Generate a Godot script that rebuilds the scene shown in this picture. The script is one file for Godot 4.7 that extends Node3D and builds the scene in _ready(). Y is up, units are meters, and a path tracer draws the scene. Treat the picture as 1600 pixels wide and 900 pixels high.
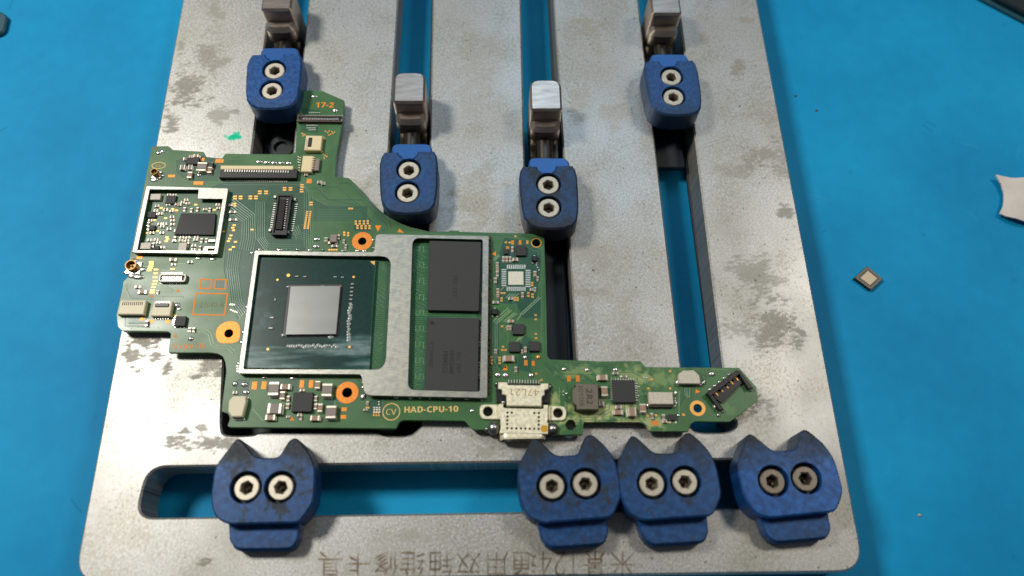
extends Node3D
# A phone-board repair fixture on a blue mat, seen from above. Lengths inside the helpers are millimetres; meshes are committed in metres.

const F := 1191.0            # focal length in photo pixels (photo 1600 x 900)
const CAM := Vector3(0, 152.3, 55)
const YP0 := 2.2             # underside of the fixture plate
const YP := 10.0             # its top
const YB0 := 11.3            # underside of the board
const YB := 12.2             # its top
const YC := 15.6             # top of the clamps
const DEG := 0.0174533

var dx: Vector3
var dy: Vector3
var dz: Vector3
var BASE := Vector3.ZERO
var counts := {}
var rng := RandomNumberGenerator.new()
var M := {}

# ------------------------------------------------------------------ geometry
class G:
	var v := PackedVector3Array()
	var n := PackedVector3Array()
	var u := PackedVector2Array()
	var ur := Rect2(0, 0, 10, 10)
	func tri(a: Vector3, b: Vector3, c: Vector3, na := Vector3.ZERO, nb := Vector3.ZERO, nc := Vector3.ZERO) -> void:
		var fn := (b - a).cross(c - a)
		if fn.length_squared() < 1e-14: return
		fn = fn.normalized()
		var ns := [na if na != Vector3.ZERO else fn, nb if nb != Vector3.ZERO else fn, nc if nc != Vector3.ZERO else fn]
		var ps := [a, b, c]
		for i in [0, 2, 1]:
			var p: Vector3 = ps[i]
			v.append(p); n.append(ns[i])
			u.append(Vector2((p.x - ur.position.x) / ur.size.x, (p.z - ur.position.y) / ur.size.y))
	func quad(a: Vector3, b: Vector3, c: Vector3, d: Vector3, na := Vector3.ZERO, nb := Vector3.ZERO, nc := Vector3.ZERO, nd := Vector3.ZERO) -> void:
		tri(a, b, c, na, nb, nc)
		tri(a, c, d, na, nc, nd)
	static func area(p: PackedVector2Array) -> float:
		var s := 0.0
		for i in p.size():
			var q := p[(i + 1) % p.size()]
			s += p[i].x * q.y - q.x * p[i].y
		return s * 0.5
	static func oriented(p: PackedVector2Array, positive: bool) -> PackedVector2Array:
		var o := PackedVector2Array()
		for q in p:
			if o.is_empty() or o[o.size() - 1].distance_squared_to(q) > 1e-8: o.append(q)
		if o.size() > 1 and o[0].distance_squared_to(o[o.size() - 1]) < 1e-8: o.remove_at(o.size() - 1)
		if (area(o) > 0) != positive: o.reverse()
		return o
	static func inset(p: PackedVector2Array, b: float) -> PackedVector2Array:
		var o := PackedVector2Array()
		var k := p.size()
		for i in k:
			var d1 := (p[i] - p[(i + k - 1) % k]).normalized()
			var d2 := (p[(i + 1) % k] - p[i]).normalized()
			var n1 := Vector2(d1.y, -d1.x)
			var n2 := Vector2(d2.y, -d2.x)
			var m := (n1 + n2) / maxf(0.35, 1.0 + n1.dot(n2))
			o.append(p[i] - m * b)
		# edges shorter than the bevel would turn over: draw their ends together
		for pass_ in 12:
			var again := false
			for i in k:
				var j := (i + 1) % k
				var e := o[j] - o[i]
				if e.length_squared() > 1e-12 and e.dot(p[j] - p[i]) < 0.0:
					var mid := (o[i] + o[j]) * 0.5
					# everything already drawn to either end goes along
					var a := o[i]
					var c := o[j]
					for q in k:
						if o[q] == a or o[q] == c: o[q] = mid
					again = true
			if not again: break
		return o
	static func cross_seg(a: Vector2, b: Vector2, p: PackedVector2Array) -> bool:
		for i in p.size():
			var c := p[i]
			var d := p[(i + 1) % p.size()]
			if c == a or c == b or d == a or d == b: continue
			if Geometry2D.segment_intersects_segment(a, b, c, d) != null: return true
		return false
	static func triangles(outer_: PackedVector2Array, holes_: Array) -> PackedVector2Array:
		# the bridge to each hole is opened by a hair; the widest cover of the true area wins
		var outer := oriented(outer_, true)
		var holes := []
		for h in holes_: holes.append(oriented(h, false))
		var want := absf(area(outer))
		for h in holes: want -= absf(area(h))
		var best := PackedVector2Array()
		var off := 1e9
		for gap in [0.0, 0.0003, 0.0012, 0.004, 0.012, -1.0]:
			var t := triangles_with(outer, holes, gap)
			var got := 0.0
			for i in range(0, t.size(), 3): got += absf((t[i + 1] - t[i]).cross(t[i + 2] - t[i])) * 0.5
			if absf(got - want) < off:
				off = absf(got - want)
				best = t
			if holes.is_empty() or off < want * 1e-5 + 1e-4: break
		return best
	static func triangles_with(outer: PackedVector2Array, holes: Array, gap: float) -> PackedVector2Array:
		var poly := outer.duplicate()
		var left := holes.duplicate()
		left.sort_custom(func(a, b):
			var ma := -1e9
			var mb := -1e9
			for q in a: ma = maxf(ma, q.x)
			for q in b: mb = maxf(mb, q.x)
			return ma > mb)
		for hi in left.size():
			var h: PackedVector2Array = left[hi]
			var mi := 0
			for i in h.size():
				if h[i].x > h[mi].x: mi = i
			var order := range(poly.size())
			order.sort_custom(func(a, b): return poly[a].distance_squared_to(h[mi]) < poly[b].distance_squared_to(h[mi]))
			var found: int = order[0]
			for pi in order:
				var ok: bool = not cross_seg(h[mi], poly[pi], poly)
				var k := hi
				while ok and k < left.size():
					ok = not cross_seg(h[mi], poly[pi], left[k])
					k += 1
				if ok:
					found = pi
					break
			var d := (poly[found] - h[mi]).normalized()
			var side := Vector2(-d.y, d.x) * gap
			var merged := PackedVector2Array()
			for i in found + 1: merged.append(poly[i])
			merged[found] += side * -1.0
			var e := h.size()
			for j in e + 1: merged.append(h[(mi + j) % e] + (side * -1.0 if j == 0 else (side if j == e else Vector2.ZERO)))
			merged.append(poly[found] + side)
			for i in range(found + 1, poly.size()): merged.append(poly[i])
			poly = merged
		var idx := Geometry2D.triangulate_polygon(poly) if gap >= 0.0 else PackedInt32Array()
		if idx.is_empty(): 
			# fall back on a Delaunay mesh cut to the outline
			var pts := outer.duplicate()
			for h in holes: pts.append_array(h)
			var out := PackedVector2Array()
			var del := Geometry2D.triangulate_delaunay(pts)
			for i in range(0, del.size(), 3):
				var c := (pts[del[i]] + pts[del[i + 1]] + pts[del[i + 2]]) / 3.0
				var inside := Geometry2D.is_point_in_polygon(c, outer)
				for h in holes: inside = inside and not Geometry2D.is_point_in_polygon(c, h)
				if inside: out.append_array([pts[del[i]], pts[del[i + 1]], pts[del[i + 2]]])
			return out
		var res := PackedVector2Array()
		for i in idx: res.append(poly[i])
		return res
	func face(t: PackedVector2Array, y: float, up: bool) -> void:
		for i in range(0, t.size(), 3):
			var a := Vector3(t[i].x, y, t[i].y)
			var b := Vector3(t[i + 1].x, y, t[i + 1].y)
			var c := Vector3(t[i + 2].x, y, t[i + 2].y)
			if ((b - a).cross(c - a).y > 0) == up: tri(a, b, c)
			else: tri(a, c, b)
	func band(p: PackedVector2Array, q: PackedVector2Array, y0: float, y1: float) -> void:
		# wall between contour p at y0 and contour q (same count) at y1 above it
		var k := p.size()
		var rise := y1 - y0
		for i in k:
			var j := (i + 1) % k
			var nn := []
			for e in [-1, 0, 1]:
				var a := p[(i + e + k) % k]
				var b := p[(i + e + 1 + k) % k]
				var d := (b - a).normalized()
				var run := absf((q[(i + e + k) % k] - a).dot(Vector2(d.y, -d.x)))
				nn.append(Vector3(d.y * rise, run, -d.x * rise).normalized())
			var ni: Vector3 = (nn[0] + nn[1]).normalized() if nn[0].dot(nn[1]) > 0.78 else nn[1]
			var nj: Vector3 = (nn[2] + nn[1]).normalized() if nn[2].dot(nn[1]) > 0.78 else nn[1]
			quad(Vector3(p[j].x, y0, p[j].y), Vector3(p[i].x, y0, p[i].y), Vector3(q[i].x, y1, q[i].y), Vector3(q[j].x, y1, q[j].y), nj, ni, ni, nj)
	func slab(outer_: PackedVector2Array, holes_: Array, y0: float, y1: float, bev := 0.0, bottom := true, hole_bev := -1.0) -> void:
		var outer := oriented(outer_, true)
		var holes := []
		for h in holes_: holes.append(oriented(h, false))
		var top := inset(outer, bev) if bev > 0 else outer
		var htop := []
		var hb := bev if hole_bev < 0.0 else hole_bev
		for h in holes: htop.append(inset(h, hb) if hb > 0 else h)
		face(triangles(top, htop), y1, true)
		if bottom: face(triangles(outer, holes), y0, false)
		for k in holes.size() + 1:
			var c: PackedVector2Array = outer if k == 0 else holes[k - 1]
			var d: PackedVector2Array = top if k == 0 else htop[k - 1]
			var bb := bev if k == 0 else hb
			band(c, c, y0, y1 - bb)
			if bb > 0: band(c, d, y1 - bb, y1)
	func ring_wall(outer_: PackedVector2Array, t: float, y0: float, y1: float, bev := 0.0) -> void:
		var o := oriented(outer_, true)
		var i := inset(o, t)
		slab(o, [i], y0, y1, bev)
	func lathe(profile: Array, seg: int, at: Vector3, sx := 1.0, sz := 1.0, smooth := false) -> void:
		# profile of Vector2(r, y) from the outside bottom up to the axis
		var pn := []
		for k in profile.size() - 1:
			var d: Vector2 = profile[k + 1] - profile[k]
			pn.append(Vector2(d.y, -d.x).normalized())
		for k in profile.size() - 1:
			var a: Vector2 = profile[k]
			var b: Vector2 = profile[k + 1]
			var na: Vector2 = (pn[k] + pn[maxi(k - 1, 0)]).normalized() if smooth else pn[k]
			var nb: Vector2 = (pn[k] + pn[mini(k + 1, pn.size() - 1)]).normalized() if smooth else pn[k]
			for s in seg:
				var t0 := TAU * s / seg
				var t1 := TAU * (s + 1) / seg
				var c0 := Vector3(cos(t0), 0, sin(t0))
				var c1 := Vector3(cos(t1), 0, sin(t1))
				var sc := Vector3(sx, 1, sz)
				var P := func(r: Vector2, c: Vector3) -> Vector3: return at + Vector3(c.x * r.x, r.y, c.z * r.x) * sc
				var N := func(r: Vector2, c: Vector3) -> Vector3: return (Vector3(c.x * r.x, r.y, c.z * r.x) / sc).normalized()
				quad(P.call(a, c1), P.call(a, c0), P.call(b, c0), P.call(b, c1), N.call(na, c1), N.call(na, c0), N.call(nb, c0), N.call(nb, c1))
	func dome(at: Vector3, rx: float, rz: float, h: float, seg := 14) -> void:
		var p := []
		for k in 6:
			var a := PI * 0.5 * k / 5.0
			p.append(Vector2(cos(a), sin(a) * h))
		p[5] = Vector2(0.0001, h)
		lathe(p, seg, at, rx, rz, true)
	func box(c: Vector3, s: Vector3, ang := 0.0, bev := 0.0) -> void:
		# c: centre of the underside
		var p := PackedVector2Array()
		for e in [[-1, -1], [1, -1], [1, 1], [-1, 1]]:
			p.append(Vector2(c.x, c.z) + Vector2(e[0] * s.x * 0.5, e[1] * s.z * 0.5).rotated(ang))
		slab(p, [], c.y, c.y + s.y, bev)
	func mesh(m: ArrayMesh, base: Vector3, mat: Material) -> void:
		var a := []
		a.resize(Mesh.ARRAY_MAX)
		var w := PackedVector3Array()
		w.resize(v.size())
		for i in v.size(): w[i] = (v[i] - base) * 0.001
		a[Mesh.ARRAY_VERTEX] = w
		a[Mesh.ARRAY_NORMAL] = n
		a[Mesh.ARRAY_TEX_UV] = u
		m.add_surface_from_arrays(Mesh.PRIMITIVE_TRIANGLES, a)
		m.surface_set_material(m.get_surface_count() - 1, mat)

# ------------------------------------------------------------------ naming
func numbered(parent: Node, called: String) -> String:
	var key := str(parent.get_instance_id()) + called
	var k: int = counts.get(key, 0)
	counts[key] = k + 1
	return called if k == 0 else "%s_%03d" % [called, k]

func put(o: Node3D, called: String, parent: Node) -> void:
	o.name = numbered(parent, called)
	parent.add_child(o, true)

func thing(called: String, label: String, category: String, at_mm: Vector3, group := "") -> Node3D:
	var o := Node3D.new()
	put(o, called, self)
	o.position = at_mm * 0.001
	BASE = at_mm
	o.set_meta("label", label)
	o.set_meta("category", category)
	if group: o.set_meta("group", group)
	return o

func obj(called: String, g: G, mat: Material, parent: Node, base = null) -> MeshInstance3D:
	var o := MeshInstance3D.new()
	var m := ArrayMesh.new()
	g.mesh(m, BASE if base == null else base, mat)
	o.mesh = m
	put(o, called, parent)
	return o

func objs(called: String, gs: Array, parent: Node, base = null) -> MeshInstance3D:
	var o := MeshInstance3D.new()
	var m := ArrayMesh.new()
	for e in gs: (e[0] as G).mesh(m, BASE if base == null else base, e[1])
	o.mesh = m
	put(o, called, parent)
	return o

func stuff(o: Node3D) -> Node3D:
	o.set_meta("kind", "stuff")
	return o

# ------------------------------------------------------------------ places
func at(px: float, py: float, y: float) -> Vector3:
	# the point at height y that the photo shows at that pixel
	var c := Vector3(px - 800.0, 450.0 - py, -F)
	var d := Vector3(dx.dot(c), dy.dot(c), dz.dot(c))
	return CAM + d * ((CAM.y - y) / -d.y)

func at2(px: float, py: float, y: float) -> Vector2:
	var p := at(px, py, y)
	return Vector2(p.x, p.z)

func poly(a: Array, y: float) -> PackedVector2Array:
	var p := PackedVector2Array()
	for i in range(0, a.size(), 2): p.append(at2(a[i], a[i + 1], y))
	return p

func rounded(p: PackedVector2Array, radii, seg := 5) -> PackedVector2Array:
	# corners cut with quadratic curves; radii: one number or one per corner
	var o := PackedVector2Array()
	var k := p.size()
	for i in k:
		var r: float = radii[i] if radii is Array else radii
		if r <= 0.0:
			o.append(p[i])
			continue
		var a := p[(i + k - 1) % k]
		var b := p[(i + 1) % k]
		var ra := minf(r, p[i].distance_to(a) * 0.48)
		var rb := minf(r, p[i].distance_to(b) * 0.48)
		var s := p[i] + (a - p[i]).normalized() * ra
		var e := p[i] + (b - p[i]).normalized() * rb
		for t in seg + 1:
			var f := float(t) / seg
			o.append(s.lerp(p[i], f).lerp(p[i].lerp(e, f), f))
	return o

func circle(c: Vector2, r: float, seg := 28, rz := -1.0) -> PackedVector2Array:
	var p := PackedVector2Array()
	for i in seg: p.append(c + Vector2(cos(TAU * i / seg) * r, sin(TAU * i / seg) * (r if rz < 0 else rz)))
	return p

func rect(w: float, h: float) -> PackedVector2Array:
	return PackedVector2Array([Vector2(-w / 2, -h / 2), Vector2(w / 2, -h / 2), Vector2(w / 2, h / 2), Vector2(-w / 2, h / 2)])

# ------------------------------------------------------------------ materials
func mat(c: Color, rough := 0.6, metal := 0.0, spec := 0.5) -> StandardMaterial3D:
	var m := StandardMaterial3D.new()
	m.albedo_color = c
	m.roughness = rough
	m.metallic = metal
	m.metallic_specular = spec
	return m

func rgb(r: int, g: int, b: int) -> Color:
	return Color8(r, g, b)

func noise(seed_: int, freq: float, oct := 4) -> FastNoiseLite:
	var f := FastNoiseLite.new()
	f.seed = seed_
	f.noise_type = FastNoiseLite.TYPE_SIMPLEX_SMOOTH
	f.frequency = freq
	f.fractal_octaves = oct
	return f

func grain(seed_: int, size: int, freq: float, lo: float, hi: float, oct := 4, stretch := 1.0) -> ImageTexture:
	var f := noise(seed_, freq, oct)
	var im := Image.create(size, size, false, Image.FORMAT_RGB8)
	for y in size:
		for x in size:
			# blended at the borders so that it tiles
			var a := float(x) / size
			var b := float(y) / size
			var k := f.get_noise_2d(x * stretch, y)
			var wx := clampf((a - 0.8) / 0.2, 0, 1)
			var wy := clampf((b - 0.8) / 0.2, 0, 1)
			if wx > 0: k = lerpf(k, f.get_noise_2d((x - size) * stretch, y), wx)
			if wy > 0: k = lerpf(k, f.get_noise_2d(x * stretch, y - size), wy)
			var g := clampf(lerpf(lo, hi, k * 0.5 + 0.5), 0, 1)
			im.set_pixel(x, y, Color(g, g, g))
	return ImageTexture.create_from_image(im)

func tri_map(m: StandardMaterial3D, mm: float) -> StandardMaterial3D:
	m.uv1_triplanar = true
	m.uv1_scale = Vector3.ONE * (1000.0 / mm)
	return m

func bump(m: StandardMaterial3D, t: Texture2D, mm: float) -> StandardMaterial3D:
	m.heightmap_enabled = true
	m.heightmap_texture = t
	m.heightmap_scale = mm * 0.1
	return m

func tarnish() -> ImageTexture:
	# thin tinned sheet: fine rolling lines, dull and yellowed patches, a few scratches
	var n := 384
	var f := noise(24, 0.02, 4)
	var f2 := noise(25, 0.14, 3)
	var im := Image.create(n, n, false, Image.FORMAT_RGB8)
	for y in n:
		for x in n:
			var k := f.get_noise_2d(x, y)
			var l := f2.get_noise_2d(x * 0.12, y)
			var b := 0.93 + l * 0.10 + k * 0.10
			var w := smoothstep(0.05, 0.45, k)
			im.set_pixel(x, y, Color(b, b * (1.0 - w * 0.015), b * (1.0 - w * 0.06)))
	for i in 90:
		var c := Vector2(rng.randf() * n, rng.randf() * n)
		var d := Vector2.from_angle(rng.randf_range(-0.5, 0.5) + (PI / 2 if rng.randf() < 0.3 else 0.0))
		for q in rng.randi_range(10, 60):
			var e := c + d * q
			var xx := posmod(int(e.x), n)
			var yy := posmod(int(e.y), n)
			im.set_pixel(xx, yy, im.get_pixel(xx, yy).lerp(Color(1, 1, 1) if i % 2 == 0 else Color(0.6, 0.58, 0.52), 0.5))
	return ImageTexture.create_from_image(im)

func make_materials() -> void:
	var fine := grain(11, 256, 0.09, 0.0, 1.0, 3)
	var tone := grain(12, 256, 0.03, 0.86, 1.06, 5)
	var rough_var := grain(13, 256, 0.03, 0.35, 1.0, 4)
	var scratched := grain(20, 256, 0.03, 0.80, 1.05, 5, 0.15)
	var brushed := grain(14, 256, 0.09, 0.84, 1.04, 4, 0.12)
	M.black_mould = tri_map(bump(mat(rgb(50, 50, 51), 0.62), fine, 0.02), 6.0)
	M.black_mould.albedo_texture = grain(15, 256, 0.16, 0.55, 1.3, 2)
	M.black_plastic = mat(rgb(17, 17, 18), 0.42)
	M.black_gloss = mat(rgb(14, 14, 16), 0.42, 0.0, 0.35)
	M.cream = mat(rgb(226, 208, 164), 0.5)
	M.cream_grey = mat(rgb(218, 208, 176), 0.5)
	M.white_part = tri_map(mat(rgb(205, 196, 180), 0.5), 5.0)
	M.white_part.albedo_texture = tone
	M.solder = bump(tri_map(mat(rgb(222, 220, 212), 0.28, 1.0), 3.0), tone, 0.05)
	M.pin = mat(rgb(224, 220, 208), 0.35, 0.9)
	M.tin = tri_map(mat(rgb(176, 176, 168), 0.42, 1.0), 14.0)
	M.tin.albedo_texture = tarnish()
	M.gold = mat(rgb(226, 170, 92), 0.4, 0.75)
	M.copper = tri_map(mat(rgb(226, 138, 52), 0.45, 0.45), 5.0)
	M.copper.albedo_texture = tone
	M.ink = mat(rgb(244, 146, 52), 0.7, 0.0, 0.25)
	M.ink_pale = mat(rgb(226, 190, 112), 0.55)
	M.ink_dim = mat(rgb(120, 104, 62), 0.6)
	M.laser = mat(rgb(24, 24, 24), 0.8)
	M.laser_dark = mat(rgb(30, 30, 30), 0.8)
	M.laser_gold = mat(rgb(168, 142, 84), 0.6)
	M.laser_brown = mat(rgb(70, 62, 54), 0.8)
	M.cap_brown = mat(rgb(152, 124, 102), 0.5)
	M.cap_grey = mat(rgb(132, 120, 112), 0.5)
	M.cap_end = bump(tri_map(mat(rgb(228, 222, 204), 0.36, 0.65), 2.0), tone, 0.03)
	M.inductor = tri_map(bump(mat(rgb(112, 105, 92), 0.6), fine, 0.03), 5.0)
	M.inductor.albedo_texture = tone
	M.usb = tri_map(mat(rgb(252, 243, 212), 0.38, 0.5), 8.0)
	M.usb.albedo_texture = grain(16, 256, 0.05, 0.94, 1.03, 4)
	M.usb.roughness_texture = rough_var
	M.usb.roughness = 0.6
	M.usb_wear = mat(rgb(226, 172, 58), 0.4, 0.7)
	M.steel = tri_map(mat(rgb(198, 184, 172), 0.4, 1.0), 9.0)
	M.steel.albedo_texture = scratched
	M.steel.roughness_texture = grain(19, 256, 0.02, 0.75, 1.0, 4, 0.2)
	M.screw = tri_map(mat(rgb(204, 196, 178), 0.5, 0.85), 6.0)
	M.screw.albedo_texture = brushed
	M.screw_dark = mat(rgb(92, 86, 76), 0.4, 0.9)
	M.silicon = tri_map(mat(rgb(164, 166, 163), 0.26, 0.5), 14.0)
	M.silicon.albedo_texture = grain(17, 256, 0.01, 0.94, 1.03, 3, 0.3)
	M.underfill = mat(rgb(56, 50, 54), 0.35)
	M.resin = mat(rgb(146, 152, 148), 0.2)
	M.paper = bump(tri_map(mat(rgb(206, 196, 188), 0.9), 10.0), tone, 0.3)
	M.dark_case = mat(rgb(18, 30, 36), 0.4)
	M.dark_teal = mat(rgb(10, 70, 84), 0.5)
	M.steel_dark = mat(rgb(74, 70, 66), 0.35, 1.0)
	M.bar_shade = mat(rgb(10, 22, 34), 0.55)  # deep slot and pocket shade put into the colour
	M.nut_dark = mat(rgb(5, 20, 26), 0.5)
	M.gold_dull = mat(rgb(158, 122, 72), 0.45, 0.7)
	M.blue_clean = mat(rgb(38, 92, 158), 0.4, 0.3)
	M.screw_dull = tri_map(mat(rgb(138, 128, 116), 0.5, 0.85), 6.0)
	M.screw_dull.albedo_texture = brushed
	M.burnt = mat(rgb(104, 66, 34), 0.4, 0.5)
	M.brown_rim = mat(rgb(92, 74, 66), 0.5)
	M.pin_grey = mat(rgb(150, 146, 140), 0.45, 0.5)
	M.solder_dull = bump(tri_map(mat(rgb(150, 148, 146), 0.32, 1.0), 3.0), tone, 0.05)
	M.tinned = tri_map(mat(rgb(226, 220, 196), 0.45, 0.6), 3.0)
	M.tinned.albedo_texture = tone
	M.chip_pad = mat(rgb(176, 162, 138), 0.5, 0.4)
	M.chip_lead = mat(rgb(120, 110, 90), 0.5, 0.5)
	M.steel_rail = tri_map(mat(rgb(70, 72, 76), 0.5, 0.7), 9.0)
	M.steel_rail.albedo_texture = tone

# ------------------------------------------------------------------ scene
func _ready() -> void:
	rng.seed = 7
	var far_dir := Vector3(-65, 2807, -F).normalized()
	dx = Vector3(1, 0.0135, -27.0 / F)
	dx = (dx - far_dir * dx.dot(far_dir)).normalized()
	dz = -far_dir
	dy = dz.cross(dx)
	var cam := Camera3D.new()
	cam.name = "camera"
	cam.transform = Transform3D(Basis(dx, dy, dz).transposed(), CAM * 0.001)
	cam.fov = rad_to_deg(2.0 * atan(450.0 / F))
	cam.near = 0.005
	cam.far = 20.0
	var lens := CameraAttributesPhysical.new()
	lens.frustum_focal_length = 12.0 * F / 450.0
	lens.frustum_focus_distance = 0.157
	lens.exposure_aperture = 14.0
	lens.frustum_near = 0.005
	lens.frustum_far = 20.0
	cam.attributes = lens
	cam.fov = rad_to_deg(2.0 * atan(450.0 / F))
	cam.current = true
	add_child(cam)

	var we := WorldEnvironment.new()
	we.name = "environment"
	var env := Environment.new()
	env.background_mode = Environment.BG_COLOR
	env.background_color = Color(0.60, 0.62, 0.66)
	env.background_energy_multiplier = 0.20
	env.tonemap_mode = Environment.TONE_MAPPER_LINEAR
	env.tonemap_exposure = 1.0
	env.sdfgi_enabled = true
	env.ssao_enabled = true
	env.ssil_enabled = true
	we.environment = env
	add_child(we)

	area_lamp("bench_lamp_light", Vector3(-0.33, 0.47, -0.17), Vector3(-0.01, 0, 0.0), Vector2(0.1, 0.1), 0.265, Color(1.0, 0.985, 0.95))
	area_lamp("second_lamp_light", Vector3(0.34, 0.5, -0.16), Vector3(0.02, 0, 0.0), Vector2(0.1, 0.1), 0.10, Color(1.0, 0.97, 0.92))

	area_lamp("far_fill_light", Vector3(0.06, 0.55, -0.42), Vector3(0.0, 0, -0.06), Vector2(0.25, 0.12), 0.055, Color(0.78, 0.90, 1.0))  # unseen cool fill added to tint the far end of the plate

	make_materials()
	mat_surface()
	fixture()
	cat_clamps()
	jaw_clamps()
	board()
	loose_things()

func area_lamp(called: String, p: Vector3, to: Vector3, size: Vector2, energy: float, c: Color) -> void:
	var l := AreaLight3D.new()
	l.name = called
	l.area_size = size
	l.light_energy = energy
	l.light_color = c
	l.shadow_enabled = true
	l.transform = Transform3D(Basis.looking_at(to - p, Vector3(0, 0, -1)), p)
	add_child(l)

# ------------------------------------------------------------------ mat
func mat_surface() -> void:
	var size := 1024
	var f := noise(31, 0.004, 4)
	var f2 := noise(32, 0.05, 3)
	var im := Image.create(size, size, false, Image.FORMAT_RGB8)
	for y in size:
		for x in size:
			var k := f.get_noise_2d(x, y) * 0.13 + f2.get_noise_2d(x, y) * 0.03
			im.set_pixel(x, y, Color(0.05 + k * 0.2, 0.55 + k * 0.5, 0.745 + k * 0.5))
	# faint marks left by earlier work
	for i in 260:
		var c := Vector2(rng.randf() * size, rng.randf() * size)
		var r := rng.randf_range(0.4, 1.5)
		var tone := Color(0.30, 0.50, 0.62) if rng.randf() < 0.5 else Color(0.05, 0.36, 0.5)
		for yy in range(int(c.y - r - 1), int(c.y + r + 2)):
			for xx in range(int(c.x - r - 1), int(c.x + r + 2)):
				if xx < 0 or yy < 0 or xx >= size or yy >= size: continue
				var a := clampf(1.0 - Vector2(xx, yy).distance_to(c) / (r + 0.5), 0, 1) * 0.35
				im.set_pixel(xx, yy, im.get_pixel(xx, yy).lerp(tone, a))
	for i in 70:
		# light scratches and rubbed streaks
		var c := Vector2(rng.randf() * size, rng.randf() * size)
		var dir := Vector2.from_angle(rng.randf() * TAU)
		var ln := rng.randf_range(4, 26)
		var pale := rng.randf() < 0.6
		for q in int(ln * 2):
			var e := c + dir * q * 0.5
			var xx := int(e.x)
			var yy := int(e.y)
			if xx < 0 or yy < 0 or xx >= size or yy >= size: continue
			im.set_pixel(xx, yy, im.get_pixel(xx, yy).lerp(Color(0.35, 0.62, 0.74) if pale else Color(0.02, 0.36, 0.52), 0.22))
		dir = dir.rotated(0.02)
	var m := mat(Color.WHITE, 0.6, 0.0, 0.28)
	m.albedo_texture = ImageTexture.create_from_image(im)
	var g := G.new()
	g.ur = Rect2(-140, -170, 280, 280)
	g.slab(PackedVector2Array([Vector2(-420, -520), Vector2(420, -520), Vector2(420, 300), Vector2(-420, 300)]), [], -3.0, 0.0)
	BASE = Vector3.ZERO
	var o := obj("work_mat", g, m, self)
	o.set_meta("kind", "structure")
	o.set_meta("label", "blue silicone work mat under the metal fixture")

# ------------------------------------------------------------------ painting
class Paint:
	var im: Image
	var hm: Image
	var r: Rect2
	var w: int
	var h: int
	func t(p: Vector2) -> Vector2:
		return Vector2((p.x - r.position.x) / r.size.x * w, (p.y - r.position.y) / r.size.y * h)
	func line(a: Vector2, b: Vector2, wide: float, c: Color, alpha := 1.0, hv := -1.0) -> void:
		# a, b in texels, wide in texels
		var lo := Vector2(minf(a.x, b.x), minf(a.y, b.y)) - Vector2.ONE * (wide + 1)
		var hi := Vector2(maxf(a.x, b.x), maxf(a.y, b.y)) + Vector2.ONE * (wide + 1)
		var d := b - a
		var ll := maxf(d.length_squared(), 1e-6)
		for y in range(maxi(0, int(lo.y)), mini(h, int(hi.y) + 1)):
			for x in range(maxi(0, int(lo.x)), mini(w, int(hi.x) + 1)):
				var p := Vector2(x + 0.5, y + 0.5)
				var k := clampf((p - a).dot(d) / ll, 0, 1)
				var e := clampf(wide * 0.5 + 0.5 - p.distance_to(a + d * k), 0, 1) * alpha
				if e > 0.0:
					im.set_pixel(x, y, im.get_pixel(x, y).lerp(c, e))
					if hv >= 0.0: hm.set_pixel(x, y, hm.get_pixel(x, y).lerp(Color(hv, hv, hv), e))
	func fill(p: PackedVector2Array, c: Color, alpha := 1.0, hv := -1.0) -> void:
		var lo := 1e9
		var hi := -1e9
		for q in p:
			lo = minf(lo, q.y)
			hi = maxf(hi, q.y)
		for y in range(maxi(0, int(lo)), mini(h, int(hi) + 1)):
			var xs := []
			for i in p.size():
				var a := p[i]
				var b := p[(i + 1) % p.size()]
				if (a.y <= y + 0.5) != (b.y <= y + 0.5): xs.append(a.x + (y + 0.5 - a.y) / (b.y - a.y) * (b.x - a.x))
			xs.sort()
			for k in range(0, xs.size() - 1, 2):
				for x in range(maxi(0, int(round(xs[k]))), mini(w, int(round(xs[k + 1])))):
					im.set_pixel(x, y, im.get_pixel(x, y).lerp(c, alpha))
					if hv >= 0.0: hm.set_pixel(x, y, Color(hv, hv, hv))

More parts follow.
